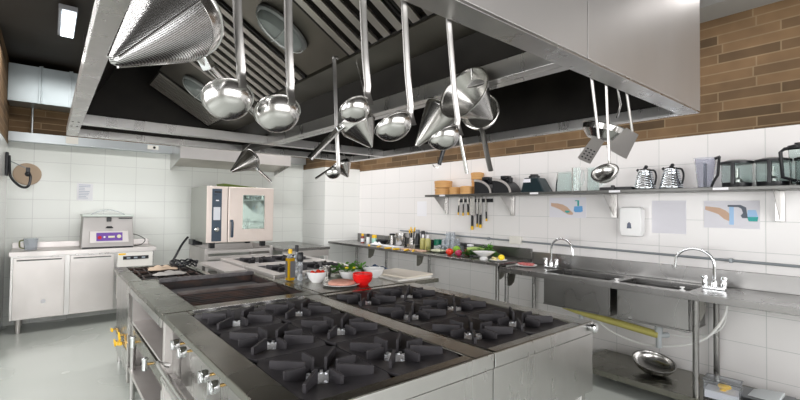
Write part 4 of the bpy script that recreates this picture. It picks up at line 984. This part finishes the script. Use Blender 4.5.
# ---------------------------------------------------------------- back wall
t = thing('undercounter_fridge', 'long stainless undercounter fridge with two doors by the back wall', 'fridge', (.42, 6.9, 0))
FY = 6.62
f = MB(); f.b(-.33, 1.12, FY+.03, 7.17, .16, .90)
obj('body', f, ST, t, bev=.003, **W)
obj('worktop', MB().b(-.345, 1.14, FY-.01, 7.185, .90, .955).b(-.345, 1.14, 7.17, 7.185, .955, 1.03), STW, t, bev=.004, **W)
for x0, x1 in ((-.305, .165), (.215, .665)):
    d = obj('door', MB().b(x0, x1, FY, FY+.029, .17, .885), STW, t, bev=.004, **W)
    obj('handle', MB().tube(smooth_path([(x0+.04, FY, .855), (x0+.04, FY-.025, .855), (x0+.05, FY-.03, .855), ((x0+x1)/2, FY-.03, .855), (x1-.05, FY-.03, .855), (x1-.04, FY-.025, .855), (x1-.04, FY, .855)], 3), .008, 8), CHR, d)
obj('badge', MB().lathe([(.025, 0), (.025, .002)], (-.03, FY-.0005, .36), (0, -1, 0), 20), PAP, t, **W)
for x, y in ((-.25, 6.68), (1.05, 6.68), (-.25, 7.1), (1.05, 7.1)):
    obj('leg', MB().lathe([(.024, 0), (.024, .02), (.030, .16)], (x, y, 0)), STW, t, **W)
t = thing('ice_machine', 'white-fronted small machine with dark display at right end of the fridge', 'machine', (.92, FY, .2))
obj('front', MB().b(.70, 1.10, FY-.02, FY+.028, .30, .89), mat('warm_white_enamel', (.86, .84, .80), .3), t, bev=.006, **W)
obj('display', MB().b(.76, 1.05, FY-.026, FY-.0195, .80, .845), BLK, t, bev=.002, **W)
for x in (.80, .88, .97): obj('button', MB().b(x, x+.04, FY-.028, FY-.026, .812, .832), mat('grey_button', (.35, .4, .45), .4), t, **W)
obj('yellow_sticker', MB().b(.71, .79, FY-.0215, FY-.0195, .862, .884), YEL, t, **W)
obj('recess', MB().b(.76, 1.04, FY-.0225, FY-.0195, .55, .70), mat('grey_recess', (.45, .42, .42), .5), t, **W)
t = thing('vacuum_packer', 'stainless vacuum packing machine with purple control panel on the fridge top', 'vacuum packer', (.60, 6.85, .955))
Z0 = .957
obj('body', MB().hexa([(.32, 6.66, Z0), (.885, 6.66, Z0), (.885, 7.10, Z0), (.32, 7.10, Z0), (.335, 6.70, Z0+.40), (.87, 6.70, Z0+.40), (.87, 7.10, Z0+.40), (.335, 7.10, Z0+.40)]), VPS, t, bev=.006, **W)
obj('foot_gap', MB().b(.33, .875, 6.655, 6.66, Z0, Z0+.018), BLK, t, **W)
obj('lid', MB().b(.325, .88, 6.68, 7.11, Z0+.402, Z0+.43), mat('pale_green_grey_lid', (.62, .68, .64), .3), t, bev=.006, **W)
obj('lid_dome', MB().tube([(.42+.37*i/12, 6.80, Z0+.43+.06*math.sin(PI*i/12)) for i in range(13)], .006, 8)  , GC, t, **W)
obj('latch', MB().b(.58, .63, 6.665, 6.695, Z0+.34, Z0+.395), BLK, t, bev=.003, **W)
obj('side_label', MB().b(.71, .86, 6.675, 6.69, Z0+.375, Z0+.388), BLK, t, **W)
obj('vent', MB().hexa([(.565, 6.655, Z0+.255), (.655, 6.655, Z0+.255), (.655, 6.67, Z0+.255), (.565, 6.67, Z0+.255), (.585, 6.665, Z0+.28), (.635, 6.665, Z0+.28), (.635, 6.675, Z0+.28), (.585, 6.675, Z0+.28)]), BLK, t, **W)
cx = [.40, .82]
cpn = obj('control_box', MB().hexa([(cx[0], 6.60, Z0+.075), (cx[1], 6.60, Z0+.075), (cx[1], 6.67, Z0+.075), (cx[0], 6.67, Z0+.075), (cx[0]+.005, 6.625, Z0+.22), (cx[1]-.005, 6.625, Z0+.22), (cx[1]-.005, 6.68, Z0+.22), (cx[0]+.005, 6.68, Z0+.22)]), STW, t, bev=.003, **W)
def onp(z): return 6.60+.025*(z-.075)/.145
def pan(nm, x0, x1, z0, z1, mt, d=.002):
    obj(nm, MB().hexa([(x0, onp(z0)-d, Z0+z0), (x1, onp(z0)-d, Z0+z0), (x1, onp(z0)+.001, Z0+z0), (x0, onp(z0)+.001, Z0+z0), (x0, onp(z1)-d, Z0+z1), (x1, onp(z1)-d, Z0+z1), (x1, onp(z1)+.001, Z0+z1), (x0, onp(z1)+.001, Z0+z1)]), mt, cpn)
pan('purple_panel', .47, .75, .095, .20, mat('purple_print', (.16, .07, .36), .4))
def btn(nm, x, z, r, mt): obj(nm, MB().lathe([(r, 0), (r*.9, .006)], (x, onp(z)-.002, Z0+z), (0, -1, .17), 16), mt, cpn)
btn('red_button', .505, .14, .022, mat('red_plastic', (.55, .01, .02), .35))
btn('button', .555, .145, .012, PAP)
pan('button', .595, .665, .135, .158, mat('cream_key', (.75, .72, .5), .4), .005)
btn('dial', .712, .150, .024, mat('cream_key', (.75, .72, .5), .4))
tag(obj('black_cable', MB().tube(smooth_path([(.89, 6.9, 1.12), (.96, 6.86, 1.10), (1.04, 6.84, 1.04), (1.0, 6.82, .98), (.93, 6.80, .965), (.88, 6.8, .962)], 6), .005, 6), BLK), 'thin black cord beside the vacuum packing machine', 'cable')
t = thing('glass_pitcher', 'ribbed clear pitcher standing on the fridge top left end', 'jug', (-.16, 6.85, .955))
obj('body', MB().lathe([(.06, 0), (.07, .14), (.067, .14), (.056, .006), (.001, .006), (.001, 0)], n=24, closed=True), GC, t)
obj('handle', MB().tube(smooth_path([(-.064, 0, .12), (-.10, 0, .11), (-.10, 0, .04), (-.06, 0, .02)], 4), .008, 8), mat('olive_grip', (.20, .22, .10), .5), t)

# combi oven on its stand
OX0, OX1, OY0, OY1, OZ0, OZ1 = 1.67, 2.615, 6.20, 7.05, 1.005, 1.79
t = thing('combi_oven', 'large combi oven with glass door window and blue-grey control strip', 'oven', (2.14, 6.6, .93))
obj('body', MB().b(OX0, OX1, OY0+.03, OY1, OZ0, OZ1), mat('grey_oven_side', (.40, .41, .38), .35, .6), t, bev=.006, **W)
pinkst = noise_mat('rosy_satin_steel', (.86, .76, .70), (.80, .71, .66), (3, 3, 1.5), (.34, .42), .75)
obj('control_fascia', MB().b(OX0, 1.945, OY0, OY0+.029, OZ0, OZ1), pinkst, t, bev=.004, **W)
d = obj('door', MB().b(1.955, OX1, OY0-.01, OY0+.029, OZ0, OZ1), pinkst, t, bev=.008, **W)
obj('window', MB().b(2.155, 2.475, OY0-.014, OY0-.0095, OZ0+.185, OZ1-.11), mat('green_tinted_oven_glass', (.34, .42, .38), .04, .8), d, bev=.002)
obj('handle', MB().tube([(1.995, OY0-.02, 1.31), (1.995, OY0-.055, 1.31), (2.0, OY0-.055, 1.28), (2.0, OY0-.05, 1.1), (2.0, OY0-.04, 1.085)], .017, 10), NAVY, d)
st = obj('control_strip', MB().b(1.735, 1.865, OY0-.006, OY0, OZ0+.02, OZ1-.035), NAVY, t, bev=.003, **W)
obj('display', MB().b(1.755, 1.845, OY0-.009, OY0-.006, 1.32, 1.50), mat('pale_screen', (.70, .72, .78), .2), st)
obj('dial', MB().lathe([(.033, 0), (.033, .012), (.024, .016), (.012, .017)], (1.80, OY0-.006, 1.19), (0, -1, 0), 24), CHR, st)
obj('logo_mark', MB().b(1.785, 1.825, OY0-.008, OY0-.006, 1.585, 1.60), PAP, st)
obj('slot', MB().b(1.765, 1.855, OY0-.008, OY0-.006, 1.70, 1.72).b(1.76, 1.80, OY0-.008, OY0-.006, 1.665, 1.672), BLK, st)
for x in (OX0+.10, OX1-.12):
    for y in (OY0+.10, OY1-.12): obj('foot', MB().b(x-.035, x+.035, y-.035, y+.035, .925, OZ0), BLK, t, bev=.006, **W)
obj('side_connection_box', MB().b(1.63, 1.70, 6.75, 6.98, .94, 1.02), BLK, t, bev=.004, **W)
t = thing('oven_stand', 'pale steel stand with slide rails carrying the combi oven', 'stand', (2.14, 6.6, 0))
f = MB()
for x in (1.66, 2.58):
    for y in (6.22, 7.0): f.b(x, x+.05, y, y+.05, .02, .93)
for z in (.885, .80): f.b(1.71, 2.58, 6.22, 6.25, z-.03, z+.015)
f.b(1.66, 1.69, 6.27, 7.0, .87, .925); f.b(2.60, 2.63, 6.27, 7.0, .87, .925); f.b(1.71, 2.58, 7.0, 7.03, .80, .93)
obj('frame', f, STW, t, bev=.003, **W)
obj('side_plate', MB().b(1.665, 1.675, 6.27, 7.0, .25, .87), STW, t, **W); obj('side_plate', MB().b(2.615, 2.625, 6.27, 7.0, .25, .87), STW, t, **W)
obj('rack_shelf', MB().b(1.676, 2.614, 6.27, 7.0, .50, .515), STW, t, **W)
obj('rack_shelf', MB().b(1.676, 2.614, 6.27, 7.0, .25, .262), STW, t, **W)
tag(obj('green_tray', MB().hexa([(1.94, 6.35, OZ1), (2.38, 6.35, OZ1), (2.38, 6.65, OZ1), (1.94, 6.65, OZ1), (1.92, 6.33, OZ1+.05), (2.40, 6.33, OZ1+.012), (2.40, 6.67, OZ1+.012), (1.92, 6.67, OZ1+.05)]), mat('olive_green_plastic', (.12, .17, .03), .5), bev=.004), 'dark olive tray lying on top of the combi oven', 'tray')
t = thing('side_table', 'low stainless table with open legs between combi oven and corner pillar', 'table', (3.05, 6.5, 0))
obj('top', MB().b(2.645, 3.43, 5.90, 7.18, .86, .90), STK, t, bev=.004, **W)
obj('apron', MB().b(2.66, 3.415, 5.915, 5.93, .76, .86), STW, t, bev=.002, **W)
for x in (2.68, 3.40):
    for y in (5.94, 7.13): obj('leg', MB().cyl((x, y, 0), (x, y, .851), .021), STW, t, **W)
obj('front_plate', MB().b(2.72, 3.30, 5.99, 6.0, .52, .848), ST, t, **W)
obj('lower_rail', MB().b(2.70, 3.38, 5.93, 5.95, .25, .28), ST, t, **W)
# small hood above the oven
t = thing('oven_hood', 'small boxy stainless extraction hood above the combi oven', 'hood', (2.2, 6.9, 2.13))
f = MB(); f.hexa([(1.40, 6.55, 2.18), (3.05, 6.55, 2.18), (3.05, 6.56, 2.18), (1.40, 6.56, 2.18), (1.40, 6.55, 2.46), (3.05, 6.55, 2.46), (3.05, 6.56, 2.46), (1.40, 6.56, 2.46)])
obj('front_panel', f, STP, t, bev=.002, **W)
obj('side_panel', MB().prism([(6.562, 2.18), (7.195, 2.06), (7.195, 2.46), (6.562, 2.46)], (1.40, 0, 0), (0, 1, 0), (0, 0, 1), .01), ST, t, **W)
obj('side_panel', MB().prism([(6.562, 2.18), (7.195, 2.06), (7.195, 2.46), (6.562, 2.46)], (3.04, 0, 0), (0, 1, 0), (0, 0, 1), .01), ST, t, **W)
obj('filter_slope', MB().hexa([(1.412, 6.62, 2.21), (3.038, 6.62, 2.21), (3.038, 7.19, 2.12), (1.412, 7.19, 2.12), (1.412, 6.62, 2.22), (3.038, 6.62, 2.22), (3.038, 7.19, 2.13), (1.412, 7.19, 2.13)]), STF, t, **W)
obj('top_panel', MB().b(1.412, 3.038, 6.562, 7.195, 2.45, 2.46), ST, t, **W)
obj('flue', MB().b(1.6, 2.1, 6.75, 7.19, 2.46, ZC-.002), ST, t, **W)
# steel channel at the tile top
t = thing('wall_channel', 'horizontal galvanised channel along the top of the back wall tiles', 'channel', (.45, 7.12, 2.29))
obj('channel', MB().b(XL+.002, 3.59, 7.08, 7.198, 2.295, 2.405).b(XL+.002, 3.59, 7.07, 7.198, 2.288, 2.296), mat('galvanised', (.60, .64, .66), .32, .9), t, bev=.003, **W)
obj('socket', MB().b(1.08, 1.22, 7.07, 7.08, 2.325, 2.385), mat('cream_plastic', (.82, .80, .74), .4), t, **W)
obj('socket_hole', MB().lathe([(.018, 0), (.018, .003)], (1.165, 7.07, 2.355), (0, -1, 0), 14), BLK, t, **W)
obj('cover_plate', MB().b(.15, .28, 7.073, 7.08, 2.31, 2.40), mat('cream_plastic', (.82, .80, .74), .4), t, **W)
obj('socket', MB().b(3.05, 3.17, 7.065, 7.08, 2.31, 2.395), mat('cream_plastic', (.82, .80, .74), .4), t, **W)
# galvanised air duct under the ceiling
gv = noise_mat('galvanised_duct', (.58, .64, .66), (.46, .52, .54), (3, 3, 3), (.32, .42), .9, .05)
t = thing('air_duct', 'galvanised box air duct high in the rear left corner', 'duct', (-.07, 7.0, 2.74))
obj('duct_body', MB().b(XL+.003, .25, 6.8, 7.19, 2.735, 3.18), gv, t, bev=.003, **W)
for x in (-.13, .16): obj('flange', MB().b(x, x+.022, 6.78, 6.80, 2.73, 3.19).b(x+.024, x+.038, 6.77, 6.80, 2.73, 3.19), gv, t, bev=.002, **W)
tag(obj('vertical_pipe', MB().cyl((-.19, 7.17, 2.40), (-.19, 7.17, 2.734), .012), mat('galvanised', (.6, .64, .66), .32, .9)), 'short vertical pipe in front of the bricks below the air duct', 'pipe')
# hanging ceiling light
t = thing('ceiling_light', 'lit fluorescent strip light hanging under the dark ceiling at upper left', 'ceiling light', (.09, 4.95, 3.12))
obj('housing', MB().b(.025, .155, 4.58, 5.32, 3.16, 3.20), mat('grey_lamp_housing', (.25, .25, .26), .4, .5), t, bev=.003, **W)
obj('diffuser', MB().b(.05, .145, 4.61, 5.29, 3.148, 3.162), mat('lit_diffuser', (.9, .95, 1), .4, emit=(.80, .92, 1.0), es=4.5), t, **W)
for y in (4.7, 5.2): obj('hanger', MB().cyl((.09, y, 3.20), (.09, y, ZC-.001), .004, n=6), STD, t, **W)
# notice and wall arm on the back wall
t = thing('notice_sheet', 'white printed notice taped on back wall tiles above the vacuum packer', 'paper', (.37, 7.19, 1.58))
obj('paper', MB().b(.285, .46, 7.196, 7.199, 1.57, 1.80), PAP, t, **W)
f = MB(); random.seed(2)
for i in range(9): f.b(.305, .305+random.uniform(.06, .13), 7.1945, 7.196, 1.775-.022*i, 1.783-.022*i)
obj('printed_lines', f, mat('faded_blue_ink', (.45, .50, .60), .7), t, **W)
t = thing('swing_arm_bracket', 'black curved swing arm mounted on the left wall near the corner', 'wall bracket', (XL+.02, 6.85, 1.85))
obj('wall_plate', MB().b(XL+.002, XL+.03, 6.78, 6.90, 1.84, 2.12), BLK, t, bev=.008, **W)
obj('arm', MB().tube(smooth_path([(-.375, 6.80, 2.08), (-.365, 6.78, 1.88), (-.34, 6.76, 1.80), (-.27, 6.72, 1.72), (-.21, 6.70, 1.71), (-.185, 6.72, 1.76), (-.18, 6.76, 1.84), (-.20, 6.80, 1.90)], 6), .014, 10), BLK, t, **W)
obj('stay', MB().tube([(-.39, 6.85, 2.03), (-.20, 6.80, 1.93)], .005), mat('grey_conduit', (.30, .33, .35), .35, .3), t, **W)
obj('pivot', MB().b(-.225, -.185, 6.78, 6.82, 1.85, 1.95).ball((-.205, 6.79, 1.87), .03), BLK, t, bev=.006, **W)
tag(obj('wall_disc', MB().lathe([(.14, 0), (.14, .012), (.13, .02)], (-.222, 7.199, 1.89), (0, -1, 0), 28), mat('tan_felt', (.50, .38, .28), .8)), 'round tan disc on the tiles behind the black wall arm', 'disc')

# ---------------------------------------------------------------- on the lower shelf of the sink unit
ZB = .146
t = thing('mixing_bowl', 'shiny stainless mixing bowl tilted on the lower shelf under the sinks', 'bowl', (3.97, 1.44, ZB))
b_ = MB(); K = 10; rr = .165; cz = V((0, 0, .0985)); n = V((-.16, -.20, 1)).normalized()
pr = [(rr, 0), (rr, -.003)]+[(rr*.94*math.cos(PI/2*i/K)**.8 if i < K else .0005, -.004-.088*math.sin(PI/2*i/K)) for i in range(K+1)]
b_.lathe(pr+[(max(a-.003, .0003), b2+.003) for a, b2 in pr[::-1]][:-2]+[(rr*.94, .002), (rr, .002)], cz, n, 40, closed=True)
obj('shell', b_, POL, t, sharp=50)
t = thing('food_box', 'clear plastic box with yellow contents on the lower shelf', 'box', (3.83, .93, ZB), .1)
cp_ = mat('cloudy_plastic', (.90, .92, .95), .10, 0, .93, ior=1.08)
a, b2, h = .075, .105, .13
obj('tub', MB().b(-a, a, -b2, b2, 0, .005).b(-a, -a+.004, -b2, b2, .005, h).b(a-.004, a, -b2, b2, .005, h).b(-a+.004, a-.004, -b2, -b2+.004, .005, h).b(-a+.004, a-.004, b2-.004, b2, .005, h), cp_, t)
obj('lid', MB().b(-a-.006, a+.006, -b2-.006, b2+.006, h, h+.008), cp_, t, bev=.004)
obj('contents', MB().b(-a+.006, a-.006, -b2+.006, b2-.006, .006, .06), PAP, t)
obj('yellow_item', MB().ball((0, -.01, .09), .035, (1, 1.2, .6), 12).cyl((0, 0, .055), (0, 0, .1), .02), YEL, t)
t = thing('baking_tin', 'dark oblong tin with pale bag on top at the right end of the lower shelf', 'tin', (3.95, .73, ZB), .15)
obj('tin', MB().hexa([(-.10, -.16, 0), (.10, -.16, 0), (.10, .09, 0), (-.10, .09, 0), (-.12, -.18, .06), (.12, -.18, .06), (.12, .11, .06), (-.12, .11, .06)]), mat('dark_steel', (.15, .16, .17), .3, .9), t, bev=.004)
tag(obj('plastic_bag', MB().hexa([(3.86, .62, ZB+.0605), (4.05, .62, ZB+.0605), (4.05, .80, ZB+.0605), (3.86, .80, ZB+.0605), (3.88, .63, ZB+.075), (4.04, .62, ZB+.095), (4.03, .74, ZB+.085), (3.89, .78, ZB+.07)]), mat('white_plastic_film', (.80, .84, .86), .2), bev=.01), 'white plastic bag folded on the dark tin of the lower shelf', 'bag')
